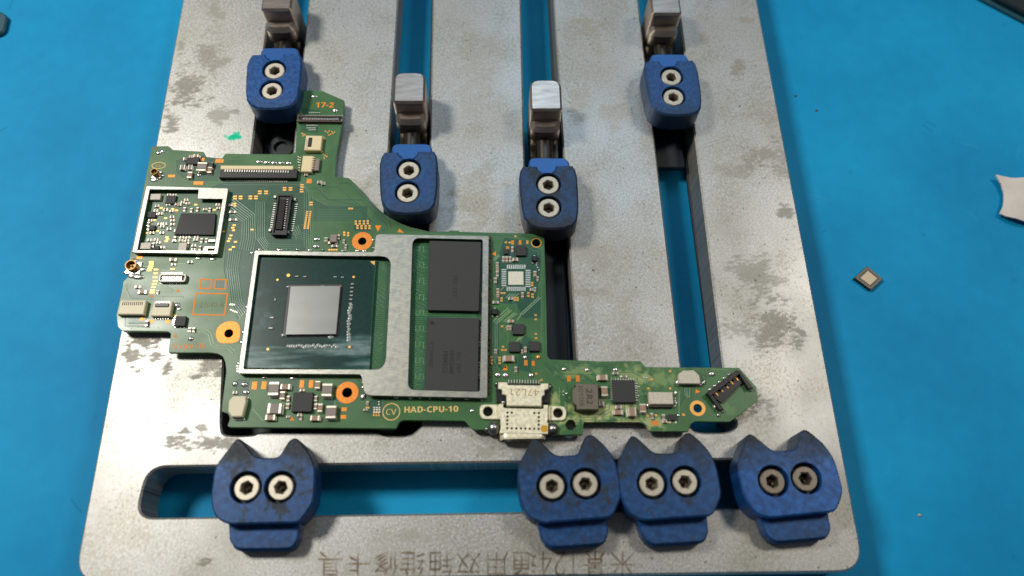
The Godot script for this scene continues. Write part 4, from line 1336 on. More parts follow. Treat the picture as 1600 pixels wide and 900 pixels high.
func connectors(o: Node3D) -> void:
	# wide flat-cable connector: cream latch bar above a black toothed body
	var a := chip("ribbon_connector", o, 404, 271, 121, 14, 1.0, M.black_plastic, 0.1)
	var lat := G.new()
	lat.slab(rect(15.2, 0.95), [], 0.3, 1.12, 0.1)
	var lt := obj("latch", lat, M.cream, a, Vector3.ZERO)
	lt.position = Vector3(-0.0005, 0, -0.0014)
	var teeth := G.new()
	pin_row(teeth, Vector2(352, 266.5), Vector2(450, 268), 27, .22, .55, .75, 0.38)
	pin_row(teeth, Vector2(352, 280.8), Vector2(448, 282.4), 33, .2, .55, .14)
	stuff(obj("contacts", teeth, M.pin, o))
	# board-to-board socket standing upright
	var s := chip("board_socket", o, 441, 336, 22, 62, 0.9, M.black_plastic, 0.1, 0.035)
	var tg := G.new()
	tg.slab(rect(1.35, 7.0), [], 0.85, 1.25, 0.08)
	var tn := obj("tongue", tg, M.black_gloss, s, Vector3.ZERO)
	tn.position = Vector3(-0.0002, 0, 0)
	var rimg := G.new()
	rimg.ring_wall(rect(3.1, 9.4), 0.42, 0.8, 1.2, 0.06)
	obj("socket_rim", rimg, M.black_plastic, s, Vector3.ZERO)
	var sp := G.new()
	pin_row(sp, Vector2(462.5, 319), Vector2(455.5, 360), 13, .17, .75, .16)
	pin_row(sp, Vector2(430, 318), Vector2(423.5, 358), 13, .17, .6, .16)
	pin_row(sp, Vector2(449, 312), Vector2(444, 356), 13, .12, .3, .3, 0.85)
	for e in [[430.5, 309], [454, 309], [422.5, 361], [451, 364], [461, 313]]:
		var c := at(e[0], e[1], YB)
		sp.box(Vector3(c.x, YB + 0.01, c.z), Vector3(.5, .5, .6), 0.03, 0.06)
	stuff(obj("contacts", sp, M.pin, o))
	# long thin socket on the tongue of the board
	var q := chip("board_socket", o, 500.5, 186, 66, 9, 0.6, M.black_plastic, 0.06, 0.02)
	var qr := G.new()
	qr.ring_wall(rect(10.0, 1.6), 0.3, 0.55, 0.8, 0.05)
	obj("socket_rim", qr, M.brown_rim, q, Vector3.ZERO)
	var qp := G.new()
	pin_row(qp, Vector2(472, 180.5), Vector2(530, 181), 24, .17, .4, .2)
	pin_row(qp, Vector2(472, 191.5), Vector2(530, 192), 24, .17, .4, .2)
	pin_row(qp, Vector2(474, 185.5), Vector2(528, 186), 24, .14, .5, .12, 0.6)
	for e in [[467, 183], [467, 190], [535, 184], [534, 190]]:
		var c := at(e[0], e[1], YB)
		qp.box(Vector3(c.x, YB + 0.01, c.z), Vector3(.55, .55, .7), 0.0, 0.08)
	stuff(obj("contacts", qp, M.pin, o))
	# small grey plug at the left edge
	var r := spot(269.7, 434.5, 43, 13, 0.6)
	var rr := G.new()
	rr.ring_wall(rounded(rect(r[1], r[2]), .5, 2), 0.42, 0.06, 0.75, 0.08)
	var ro := obj("small_socket", rr, M.pin_grey, o, Vector3.ZERO)
	place(ro, r[0])
	var rb := G.new()
	rb.slab(rect(r[1] - 0.7, r[2] - 0.7), [], 0.06, 0.25)
	obj("socket_floor", rb, M.black_plastic, ro, Vector3.ZERO)
	var rp := G.new()
	pin_row(rp, Vector2(254, 433.5), Vector2(283, 433.5), 12, .2, .36, .3, 0.26)
	pin_row(rp, Vector2(254, 437), Vector2(283, 437), 12, .2, .36, .3, 0.26)
	pin_row(rp, Vector2(253, 427), Vector2(284, 427), 12, .18, .4, .15)
	pin_row(rp, Vector2(251, 442), Vector2(282, 442.5), 12, .18, .4, .15)
	stuff(obj("contacts", rp, M.pin, o))
	# two cream flat-cable connectors side by side at the left edge
	for e in [[206, 480, 41, 22, 0], [252.5, 482, 30, 23, 1]]:
		var c := chip("cable_connector", o, e[0], e[1], e[2], e[3], 1.1, M.cream_grey, 0.15)
		var s2 := spot(e[0], e[1], e[2], e[3], 1.1)
		var k := G.new()
		if e[4] == 0:
			for i in 11: k.box(Vector3((i - 5) * s2[1] * .074, 1.06, -s2[2] * .26), Vector3(.16, .06, .75), 0.0, 0.01)
			stuff(obj("slots", k, M.laser_brown, c, Vector3.ZERO))
		else:
			k.slab(rounded(rect(s2[1] * .72, .8), .2), [], 1.0, 1.3, 0.1)
			var l := obj("latch", k, M.black_plastic, c, Vector3.ZERO)
			l.position = Vector3(0, 0, -s2[2] * .00022)
			var k2 := G.new()
			for i in 6: k2.box(Vector3((i - 2.5) * .48, 1.05, -s2[2] * .42), Vector3(.24, .08, .35), 0.0, 0.02)
			for i in 6: k2.box(Vector3((i - 2.5) * .48, 0.02, s2[2] * .53), Vector3(.24, .2, .5), 0.0, 0.02)
			stuff(obj("contacts", k2, M.pin, c, Vector3.ZERO))
	# two cream connectors on the tongue
	var f1 := chip("cable_connector", o, 489.5, 223, 26, 23, 1.1, M.cream, 0.15, 0.03)
	var fs := G.new()
	fs.slab(rounded(rect(.75, 2.3), .15), [], 1.05, 1.25, 0.05)
	var fso := obj("latch", fs, M.black_plastic, f1, Vector3.ZERO)
	fso.position = Vector3(-0.0007, 0, -0.0001)
	var fp := G.new()
	pin_row(fp, Vector2(480, 218), Vector2(478.5, 231), 6, .2, .5, .3, .9)
	pin_row(fp, Vector2(503.5, 214), Vector2(501, 233), 7, .2, .5, .15)
	stuff(obj("contacts", fp, M.pin, o))
	var f2 := chip("cable_connector", o, 480, 255.5, 17, 25, 1.0, M.cream, 0.15, 0.03)
	chip("latch", f2, 492.5, 255, 9, 19, 0.75, M.cap_grey, 0.1).transform = Transform3D(Basis(), Vector3(0.0019, 0, 0))
	var fq := G.new()
	pin_row(fq, Vector2(489, 246), Vector2(486.5, 263), 6, .22, .8, .2, 0.85)
	pin_row(fq, Vector2(469, 246), Vector2(467, 266), 6, .2, .45, .15)
	stuff(obj("contacts", fq, M.cream, o))
	# gold aerial sockets
	for e in [[208.5, 418, 1.15, 0.62], [244.5, 273, .78, 0.5]]:
		var c := at(e[0], e[1], YB)
		var k: float = e[2]
		var bs := G.new()
		bs.box(Vector3(c.x + .2, YB + 0.01, c.z + .25), Vector3(k * 2.5, .35, k * 2.2), 0.0, 0.08)
		for d in [Vector2(0, 1.55), Vector2(0, -1.2), Vector2(1.6, .4), Vector2(-.9, .9)]: bs.dome(Vector3(c.x + d.x * k, YB, c.z + d.y * k), .75 * k, .5 * k, .28, 10)
		var ao := obj("aerial_socket", bs, M.solder, o)
		var rg := G.new()
		rg.lathe([Vector2(k, .3), Vector2(k, 1.25), Vector2(k * .94, 1.32), Vector2(k * .80, 1.32), Vector2(k * .74, 1.25), Vector2(k * .74, .4), Vector2(.001, .4)], 26, Vector3(c.x, YB, c.z))
		rg.lathe([Vector2(k * .2, .4), Vector2(k * .18, 1.0), Vector2(.001, 1.05)], 12, Vector3(c.x, YB, c.z))
		obj("gold_collar", rg, M.gold_dull, ao)
	# white connectors and the black slanted one on the arm
	var wc := chip("arm_connector", o, 1033, 622, 38, 19, 1.2, M.white_part, 0.12, 0.02)
	var wg := G.new()
	wg.slab(rect(4.5, .55), [], 0.1, .75, 0.05)
	var wo := obj("mouth", wg, M.laser_brown, wc, Vector3.ZERO)
	wo.position = Vector3(0, 0, 0.0013)
	var wp := G.new()
	pin_row(wp, Vector2(1017, 635.5), Vector2(1046, 635.5), 9, .2, .7, .12)
	for e in [[1056, 614], [1056, 630], [1012, 634]]:
		var c := at(e[0], e[1], YB)
		wp.dome(c, .35, .5, .3, 8)
	stuff(obj("contacts", wp, M.pin, o))
	var sg := G.new()
	sg.slab(rounded(poly([1060, 587, 1061, 583, 1065, 581, 1068, 578.5, 1076, 579, 1083, 578, 1088, 581.5, 1093, 587, 1095, 599.5, 1061, 599], YB + 1.2), .2, 2), [], YB + 0.1, YB + 1.2, 0.1)
	obj("battery_plug", sg, M.white_part, o)
	var sb := G.new()
	for e in [[1059, 598, .6, .7], [1098, 599, .5, .4], [1094, 602, .4, .4], [1100, 597, .3, .4]]: sb.dome(at(e[0], e[1], YB), e[2], e[3], .5, 10)
	stuff(obj("solder_feet", sb, M.solder, o))
	var bk := G.new()
	bk.slab(poly([1113, 617, 1155, 587, 1162, 596, 1128, 630, 1121, 625], YB + 0.5), [], YB + 0.1, YB + 0.5, 0.06)
	var bo := obj("slanted_connector", bk, M.black_plastic, o)
	var b2 := G.new()
	b2.slab(poly([1104, 614, 1151, 578, 1156.5, 583.5, 1109.5, 620], YB + 1.3), [], YB + 0.1, YB + 1.3, 0.1)
	obj("back_wall", b2, M.black_plastic, bo)
	var b3 := G.new()
	b3.slab(poly([1104.5, 614.5, 1109.5, 611, 1131, 640, 1124, 641], YB + 1.1), [], YB + 0.1, YB + 1.1, 0.1)
	b3.slab(poly([1151, 578.5, 1157, 580, 1177, 606, 1170, 608], YB + 1.1), [], YB + 0.1, YB + 1.1, 0.1)
	obj("side_arm", b3, M.black_plastic, bo)
	var bt := G.new()
	for k in 4:
		var c := at2(1114 + k * 10.2, 613 - k * 7.8, YB + 1.0)
		bt.box(Vector3(c.x, YB + 0.3, c.y), Vector3(.35, .75, 1.3), -0.62, 0.05)
	stuff(obj("dividers", bt, M.black_plastic, bo))
	var bp := G.new()
	for k in 5: bp.dome(at(lerpf(1109, 1139, k / 4.0), lerpf(609, 585.5, k / 4.0), YB), .42, .36, .35, 9)
	for e in [[1117, 635, .4, .8], [1127, 643, .5, .4], [1122, 649, .4, .35], [1171, 609.5, .45, .4]]: bp.dome(at(e[0], e[1], YB), e[2], e[3], .4, 9)
	stuff(obj("solder_feet", bp, M.solder, bo))
	var bgp := G.new()
	for k in 5:
		var c := at2(lerpf(1119.5, 1151, k / 4.0), lerpf(615.5, 592, k / 4.0), YB + 0.5)
		bgp.box(Vector3(c.x, YB + .5, c.y), Vector3(.22, .12, .9), -0.62, 0.02)
	stuff(obj("contacts", bgp, M.gold, bo))

func charging_port(o: Node3D) -> void:
	var z := func(a: Array, y: float) -> PackedVector2Array:
		var q := PackedVector2Array()
		for i in range(0, a.size(), 2): q.append(at2(740 + a[i] / 7.5, 590 + a[i + 1] / 7.5, y))
		return q
	var lid := YB + 1.25
	var g := G.new()
	var dots := []
	for e in [[398, 410], [447, 410], [398, 456], [396, 500], [395, 545], [395, 593], [448, 595], [502, 596], [556, 596], [607, 597], [659, 599], [711, 600], [764, 602], [764, 553], [766, 508], [765, 462], [766, 416], [711, 416]]:
		dots.append(circle(at2(740 + e[0] / 7.5, 590 + e[1] / 7.5, lid), .2, 10))
	g.slab(z.call([292, 308, 345, 305, 350, 350, 385, 358, 800, 366, 820, 360, 822, 318, 874, 320, 872, 490, 864, 500, 864, 525, 874, 535, 872, 660, 300, 652, 318, 590, 312, 490, 296, 478], lid), dots, YB + 0.5, lid, 0.08)
	var shell := obj("charging_port", g, M.usb, o)
	var floor_ := G.new()
	floor_.slab(z.call([340, 380, 810, 385, 815, 640, 345, 635], YB + 1.0), [], YB - 0.9, YB + 1.0)
	obj("port_core", floor_, M.black_plastic, shell)
	var top := G.new()
	top.slab(rounded(z.call([286, 52, 395, 52, 404, 84, 780, 90, 786, 66, 880, 66, 880, 130, 832, 146, 834, 200, 800, 222, 800, 336, 386, 330, 382, 206, 332, 194, 332, 140, 286, 130], YB + 1.6), .12, 2), [], YB + 0.9, YB + 1.6, 0.14)
	obj("upper_shell", top, M.usb, shell)
	var dark := G.new()
	dark.slab(z.call([262, 60, 900, 70, 892, 300, 270, 290], YB + 0.6), [], YB + 0.02, YB + 0.6, 0.1)
	obj("port_base", dark, M.black_plastic, shell)
	for e in [[[70, 390, 72, 352, 90, 320, 130, 313, 285, 316, 285, 486, 120, 486, 88, 470, 72, 430], 168, 396], [[890, 330, 1040, 335, 1072, 352, 1088, 395, 1086, 450, 1070, 488, 1040, 502, 890, 500], 990, 414]]:
		var eg := G.new()
		eg.slab(rounded(z.call(e[0], YB + .45), .3, 3), [circle(at2(740 + e[1] / 7.5, 590 + e[2] / 7.5, YB + .45), .92, 22)], YB + 0.02, YB + 0.45, 0.08)
		obj("mounting_ear", eg, M.usb, shell)
		var sl := G.new()
		var inner := z.call([[272, 316, 306, 316, 306, 486, 272, 486], [874, 328, 905, 330, 905, 500, 874, 498]][0 if e[1] < 500 else 1], YB + 1.0) as PackedVector2Array
		sl.slab(inner, [], YB + 0.02, YB + 0.95, 0.2)
		obj("ear_fold", sl, M.usb, shell)
	# the rounded mouth at the board's edge
	var mo := G.new()
	var l := at(740 + 308 / 7.5, 590 + 690 / 7.5, YB + .6)
	var r := at(740 + 848 / 7.5, 590 + 696 / 7.5, YB + .6)
	var zf := at(740 + 580 / 7.5, 590 + 728 / 7.5, YB + .2).z
	var zb := at(740 + 580 / 7.5, 590 + 640 / 7.5, YB + 1.2).z
	var prof := PackedVector2Array()
	for k in 25:
		var t := TAU * k / 24.0
		var hx := (r.x - l.x) * 0.5 - 1.55
		prof.append(Vector2((l.x + r.x) * 0.5 + signf(cos(t)) * hx * (1.0 if absf(cos(t)) > 1e-4 else 0.0) + cos(t) * 1.55, YB - 0.35 + sin(t) * 1.55))
	var pr := []
	for k in 24: pr.append(prof[k])
	for k in 24:
		var a: Vector2 = pr[k]
		var b: Vector2 = pr[(k + 1) % 24]
		var cc := Vector2((l.x + r.x) * .5, YB - 0.35)
		var d := (b - a).normalized()
		var nn := Vector3(d.y, -d.x, 0)
		for q in [[zb, zf - .35, 1.0, 1.0], [zf - .35, zf, 1.0, 0.965]]:
			var a2: Vector2 = cc + (a - cc) * q[3]
			var b2: Vector2 = cc + (b - cc) * q[3]
			var A := [Vector3(a.x, a.y, q[0]), Vector3(b.x, b.y, q[0]), Vector3(b2.x, b2.y, q[1]), Vector3(a2.x, a2.y, q[1])]
			if (A[1] - A[0]).cross(A[2] - A[0]).dot(nn) > 0: mo.quad(A[0], A[1], A[2], A[3])
			else: mo.quad(A[3], A[2], A[1], A[0])
	obj("mouth", mo, M.usb, shell)
	var bl := G.new()
	for e in [[235, 595, 1.15, 1.3, 1.15], [930, 605, 1.05, 1.2, 1.1], [152, 605, .4, .4, .4], [350, 300, .7, .6, .8], [890, 110, .5, .7, .6], [270, 80, .4, .5, .5]]: bl.dome(at(740 + e[0] / 7.5, 590 + e[1] / 7.5, YB + .1), e[2], e[3], e[4], 16)
	stuff(obj("solder_joints", bl, M.solder_dull, shell))
	var pn := G.new()
	pin_row(pn, Vector2(795, 596.5), Vector2(842, 597.5), 12, .22, .9, .22)
	stuff(obj("contacts", pn, M.pin, shell))
	var wr := G.new()
	wr.slab(rounded(z.call([790, 560, 866, 556, 866, 640, 790, 638], lid), .4), [], lid + .002, lid + .014)
	obj("worn_patch", wr, M.usb_wear, shell)
	flat_text(shell, "port_marking", "47L21", 740 + 602 / 7.5, 590 + 172 / 7.5, 10.5, 44, YB + 1.6, M.laser_gold, 181.5, false, true)

func small_chips(o: Node3D) -> void:
	for e in [[472.5, 628, 31, 30, .8], [814, 391.5, 16, 15, .6], [810, 514, 18, 16, .7], [804, 541.5, 17, 15.5, .7], [835, 540.6, 16.5, 15, .7], [281.5, 501.5, 17, 15, .7], [791, 392.5, 7, 8, .5], [1051, 652, 13.5, 9.5, .5], [301, 251, 20, 10, .6]]:
		chip("small_chip", o, e[0], e[1], e[2], e[3], e[4], M.black_mould, 0.06)
	var q := chip("power_chip", o, 975, 611, 35, 35, 0.85, M.black_mould, 0.08)
	var pn := G.new()
	for e in [[Vector2(962, 593), Vector2(990, 593)], [Vector2(962, 630), Vector2(990, 630)], [Vector2(956.5, 598), Vector2(956, 624)], [Vector2(994, 599), Vector2(994, 625)]]: pin_row(pn, e[0], e[1], 8, .2, .6, .12)
	pin_row(pn, Vector2(274, 509.5), Vector2(288, 510), 4, .25, .55, .15)
	pin_row(pn, Vector2(272, 496), Vector2(271, 507), 4, .25, .5, .15)
	pin_row(pn, Vector2(1047, 659), Vector2(1056, 659), 2, .3, .6, .2)
	stuff(obj("chip_leads", pn, M.pin, o))
	# three-legged transistors
	for e in [[835.5, 403.5, 9, 8], [773, 486.5, 10, 9], [970.5, 257, 6, 6], [329, 257, 8, 7]]:
		if e[0] > 960: continue
		var t := chip("transistor", o, e[0], e[1], e[2], e[3], .75, M.black_plastic, .1)
		var s := spot(e[0], e[1], e[2], e[3], .75)
		var lg := G.new()
		for d in [[-.35, .62], [.35, .62], [0, -.62]]: lg.box(Vector3(d[0] * s[1], 0.01, d[1] * s[2]), Vector3(.4, .2, .45), 0, .04)
		obj("leads", lg, M.pin, t, Vector3.ZERO).set_meta("kind", "stuff")
	# power inductor with its print
	var ig := G.new()
	var top := 1.9
	var zz := []
	for e in [[340, 420], [640, 430], [650, 770], [355, 770], [350, 712], [300, 672], [300, 500], [340, 460]]: zz.append_array([860 + e[0] / 8.571, 550 + e[1] / 8.571])
	ig.slab(poly(zz, YB + top), [], YB + .35, YB + top, .12)
	var ind := obj("power_inductor", ig, M.inductor, o)
	var ib := G.new()
	var core := G.inset(G.oriented(poly([897, 600, 936, 600, 937, 641, 897, 641], YB + 1.2), true), 0.1)
	ib.slab(core, [], YB + .05, YB + 1.2, .1)
	obj("coil_base", ib, M.black_plastic, ind)
	flat_text(ind, "value_marking", "2R2", 921, 619.5, 9.5, 24, YB + top, M.laser_brown, 90, true)
	flat_text(ind, "value_marking", "J0108", 907.5, 618, 8, 33, YB + top, M.laser_brown, 90)
	# lower left: pale faceted part and the ceramic capacitors round the square chip
	var cg := G.new()
	cg.slab(poly([357.5, 625.5, 364.5, 618.5, 384, 618.5, 384.5, 628, 378.5, 651, 361, 651, 356, 642], YB + 1.3), [], YB + .15, YB + 1.3, .18)
	obj("crystal", cg, M.cream_grey, o)
	var L := [[427.5, 607, 17, 22, 0, 2], [445.6, 604, 16, 9, 1, 0], [441, 617.5, 8.5, 13, 0, 2], [428.7, 638, 23, 17, 1, 2], [422, 652, 16, 9, 1, 0], [450, 622.6, 5, 8, 0, 0], [449, 634.5, 5.5, 8, 0, 0], [510.8, 609, 17, 21, 0, 2], [517, 643.6, 17, 21, 0, 2], [496, 601, 9, 12.5, 0, 0], [493, 622.6, 5, 8, 0, 0], [493, 635, 5, 9, 0, 0], [500, 637, 8, 13.5, 0, 0], [492, 653, 15, 8.5, 1, 0], [472, 609.5, 7, 4, 1, 0],
		[315, 260, 16, 14, 0, 2], [285, 261, 8, 8, 1, 2], [297, 261, 7, 8, 1, 2], [327, 265, 8, 10, 0, 0], [296, 273, 8, 10, 0, 0], [290, 248, 8, 5, 1, 0], [306, 243, 8, 5, 1, 0], [298, 244, 5, 4, 1, 0], [312, 246, 4, 5, 0, 0],
		[786.5, 404.5, 4.5, 8, 0, 0], [791.5, 404.5, 4.5, 8, 0, 0], [797, 404.5, 4.5, 8, 0, 0], [805, 405, 8, 5.5, 1, 0], [777, 412.5, 5, 6, 0, 0], [777.3, 419.5, 5, 6, 0, 0], [777, 427.5, 5, 8, 0, 2], [774, 437.5, 5.5, 8, 0, 2], [836, 427, 5.5, 7.5, 0, 0], [840, 435, 3.5, 6, 0, 2], [778, 454, 5, 7, 0, 0], [778, 462, 5, 5, 0, 0], [798, 466, 6, 5, 1, 2], [816.5, 460.5, 4.5, 7.5, 0, 0], [836, 452, 4, 6, 0, 2], [831, 452, 4, 5, 1, 2], [774.5, 472, 9, 4.5, 1, 2], [798.5, 501.5, 8, 5, 1, 0], [797.5, 512, 4, 6, 0, 0], [793.5, 512, 4, 6, 0, 2], [800.5, 389, 4, 8, 0, 0],
		[795, 559.6, 17, 9.5, 1, 0], [821, 546, 4.5, 8, 0, 0], [816, 549, 4, 5, 0, 0], [806, 577, 5, 8, 0, 2], [774.5, 549, 5, 6, 0, 2], [941.7, 589.5, 16, 9, 1, 0], [944.6, 611, 11, 16, 0, 0], [940, 630.5, 8, 8, 1, 2], [966.8, 635.8, 10, 5.5, 1, 2], [965.6, 644, 16, 8, 1, 0], [987.8, 643, 14, 15, 1, 0], [1004.8, 637.5, 10, 14, 0, 0], [1019, 650, 5, 9, 0, 2], [1037, 652, 5, 9, 0, 2], [1039, 658, 6, 5, 1, 2], [962, 583, 8, 4, 1, 2], [975, 588, 10, 4, 1, 2],
		[246, 456, 4, 4, 0, 0], [222, 456, 13, 5, 1, 0], [215, 448, 8, 4, 1, 2], [270, 405.5, 11, 5, 1, 0], [271, 413, 6, 3, 1, 2], [509, 374, 6, 6.5, 0, 2], [522.7, 384, 9, 4, 1, 2], [529, 370, 4, 7, 0, 2], [297, 409, 7, 4, 1, 2], [229, 505, 5, 9, 0, 2], [296, 515, 5, 6, 0, 2], [302, 515, 5, 6, 0, 2], [499, 284, 6, 5, 1, 2], [505, 286, 5, 5, 1, 2], [478, 272, 5, 5, 1, 2], [574, 630, 4.5, 5, 0, 2], [571, 640, 5, 4, 1, 2], [537, 377, 4, 5, 0, 2], [540, 385, 4, 6, 0, 2], [363, 331, 10, 3.5, 1, 2], [364, 343, 12, 3.5, 1, 2], [360, 320, 6, 4, 1, 0], [450, 651, 5, 4, 1, 2], [470, 652, 4, 7, 0, 2], [468, 648, 6, 5, 1, 2], [367, 613, 6, 5, 1, 2]]
	for e in L: passive(o, e[0], e[1], e[2], e[3], e[4] == 1, M.cap_brown if e[5] == 0 else M.cap_grey)
	chip("oscillator", o, 521, 372, 11, 12, .75, M.cap_grey, .1)
	var og := G.new()
	for e in [[528.5, 370], [515, 380], [526, 380]]: og.box(at(e[0], e[1], YB), Vector3(.6, .3, .6), 0, .05)
	stuff(obj("solder_feet", og, M.cap_end, o))

func pads_and_solder(o: Node3D) -> void:
	# orange copper pads big enough to tell apart
	for e in [[397.5, 602.4, 8, 12], [412.3, 602, 7.5, 12], [471.5, 600, 7, 12], [486, 600, 7, 12], [537.5, 639.5, 8.5, 6], [536.5, 651.4, 8.5, 6], [801, 379, 4.5, 7], [812.7, 378.8, 4.5, 7], [793, 387, 5, 4.5], [821.7, 567, 5.5, 8.5], [833.3, 567.7, 5, 8], [889, 591.5, 6, 9.5], [903, 591.5, 6, 10], [483, 283, 8, 7], [343, 251.5, 13, 5.5], [1023.6, 661, 11, 7], [317, 249, 5, 5], [310, 286, 15, 5], [222, 498, 7, 5], [236.5, 502, 7, 4.5], [262, 502.5, 7, 5], [218, 402, 9, 5], [268, 275, 11, 4]]:
		chip("copper_pad", o, e[0], e[1], e[2], e[3], 0.035, M.copper, 0.012, TURN, 0.003)
	for e in [[586, 352.3, 596, 352.3, 590.5, 362], [624, 357, 631, 364, 621, 362.5], [774.5, 393, 775, 400, 768, 397], [787, 575, 793, 575, 790.5, 570], [274, 520, 277, 527, 271, 527], [456, 651, 460, 657, 453, 657], [278, 451, 281, 456, 275, 456], [236, 459, 241, 464, 234, 464], [1087, 608, 1087, 615, 1094, 612], [785, 578.5, 793, 578.5, 790, 571]]:
		var t := G.new()
		t.slab(poly(e, YB), [], YB + 0.003, YB + 0.03)
		obj("copper_arrow", t, M.ink, o)
	# gold pads too small to pick out singly
	var g := G.new()
	for e in [[205, 665], [270, 665], [385, 665], [450, 665], [495, 605], [570, 605], [785, 565], [855, 565], [990, 530], [985, 585], [200, 750], [1095, 737]]:
		for k in [-1, 1]:
			var c := at(340 + e[0] / 7.5, 220 + (e[1] + k * 13) / 7.5, YB)
			g.box(Vector3(c.x, YB + .003, c.z), Vector3(.75, .04, .32), TURN)
	for j in 9:
		for k in 2:
			var c := at(lerpf(480, 476, j / 8.0) + k * 5.2, 331 + j * 3.2, YB)
			g.box(Vector3(c.x, YB + .003, c.z), Vector3(.42, .04, .3), TURN)
	for e in [[570, 510], [617, 508], [665, 508], [710, 505], [590, 560], [637, 562], [685, 562], [730, 562], [435, 640], [480, 645]]:
		for k in [-1, 1]:
			var c := at(480 + e[0] / 7.5, 280 + (e[1] + k * 14) / 7.5, YB)
			g.box(Vector3(c.x, YB + .003, c.z), Vector3(.45, .05, .42), TURN)
	for k in 4:
		var c := at(514.5 + k * 3.8, 390.4, YB)
		g.box(Vector3(c.x, YB + .003, c.z), Vector3(.4, .05, .36), TURN)
	for e in [[480, 160], [475, 205], [470, 250], [470, 295], [460, 330], [450, 365], [440, 400], [435, 430], [425, 70], [425, 95], [420, 120], [410, 145], [400, 170], [675, 155], [690, 700]]:
		var c := at(180 + e[0] / 7.5, 400 + e[1] / 7.5, YB)
		g.box(Vector3(c.x, YB + .003, c.z), Vector3(.95, .06, .34), TURN, .02)
	for e in [[767.8, 558], [767.8, 563], [767.8, 568], [780.6, 559], [780.6, 563], [780.6, 567.5], [786, 542], [790, 547], [785, 547], [837, 492.5], [837, 499], [837.5, 522], [837.7, 528.5], [790.5, 379], [796.5, 379], [824, 377], [824, 380], [805.5, 369.5], [783.5, 458], [788, 458], [783.7, 466], [783.7, 470], [804, 465.5], [808.5, 465.5], [804, 469], [808.5, 469], [825.5, 458], [825.5, 462.5], [832, 460], [832, 464], [831.5, 442], [831.5, 446], [792, 512], [546, 326], [550, 326], [838, 584], [846, 594], [1047, 580], [1018, 593], [1013, 607], [1047, 607], [1012, 650], [1025, 649], [1043, 660], [1068, 648], [784.5, 510]]:
		var c := at(e[0], e[1], YB)
		g.box(Vector3(c.x, YB + .003, c.z), Vector3(.5, .05, .42), TURN, .015)
	for e in [[515, 565], [540, 580], [560, 560], [590, 570], [555, 610], [575, 600], [600, 590], [620, 575], [490, 640], [505, 655], [480, 660], [490, 830], [510, 850], [530, 860], [480, 805], [500, 880], [240, 590], [260, 600], [250, 620], [275, 610], [235, 360]]:
		var c := at(440 + e[0] / 7.5, 130 + e[1] / 7.5, YB)
		g.box(Vector3(c.x, YB + .003, c.z), Vector3(.32, .05, .3), TURN)
	for e in [[360, 390], [365, 386], [368, 378], [364, 356], [366, 352], [361, 368], [359, 373], [357, 377], [365, 360], [394, 359], [350, 362], [252, 325], [257, 328], [306, 320], [335, 328], [270, 327], [276, 329], [259, 341], [242, 344], [246, 361], [229, 364], [261, 371], [260, 377], [262, 374]]:
		var c := at(e[0], e[1], YB)
		g.box(Vector3(c.x, YB + .003, c.z), Vector3(.62, .05, .34), TURN)
	# small dots beside chips
	for e in [[573, 630], [576, 630], [573, 637], [576, 637], [584, 645], [588, 645], [592, 645], [584, 649], [588, 649], [592, 649]]:
		var c := at(e[0], e[1], YB)
		g.box(Vector3(c.x, YB + .003, c.z), Vector3(.3, .06, .3), TURN)
	stuff(obj("gold_pads", g, M.gold, o))
	var w := G.new()
	for j in 3:
		for k in 3:
			var c := at(585 + k * 4, 637 + j * 3.4, YB)
			w.box(Vector3(c.x, YB + .003, c.z), Vector3(.34, .08, .26), TURN)
	for k in 10:
		var c := at(792.8 + k * 3.02, 417, YB)
		w.box(Vector3(c.x, YB + .003, c.z), Vector3(.23, .05, .92), TURN)
		c = at(792.4 + k * 3.1, 451.5, YB)
		w.box(Vector3(c.x, YB + .003, c.z), Vector3(.23, .05, .92), TURN)
		c = at(787.4, 421.3 + k * 2.8, YB)
		w.box(Vector3(c.x, YB + .003, c.z), Vector3(.96, .05, .2), TURN)
		c = at(825, 422.6 + k * 2.8, YB)
		w.box(Vector3(c.x, YB + .003, c.z), Vector3(1.0, .05, .2), TURN)
	# dotted rows of bare pads near the sockets
	for e in [[484, 176, 6, 3.0, 0], [480, 196, 6, 3.0, 0], [480, 200, 5, 3.0, 0], [483, 203, 4, 3.0, 0], [592, 628, 1, 0, 0], [592, 632, 1, 0, 0], [371, 572, 3, 0, 4], [838, 414, 3, 2, 4], [992, 604, 3, 3, 0], [992, 618, 3, 3, 0], [1006, 590, 2, 4, 0], [880, 612, 2, 0, 5], [466, 245, 3, 0, 4], [1055, 622, 4, 0, 4], [360, 476, 3, 3.0, 0], [361, 484, 4, 3.0, 1.4]]:
		for k in int(e[2]):
			var c := at(e[0] + k * e[3], e[1] + k * e[4], YB)
			w.box(Vector3(c.x, YB + .003, c.z), Vector3(.26, .06, .22), TURN)
	stuff(obj("bare_pads", w, M.pin, o))
	chip("thermal_pad", o, 806, 434.5, 23.8, 20.8, 0.05, M.tinned, 0.015, TURN, 0.003)
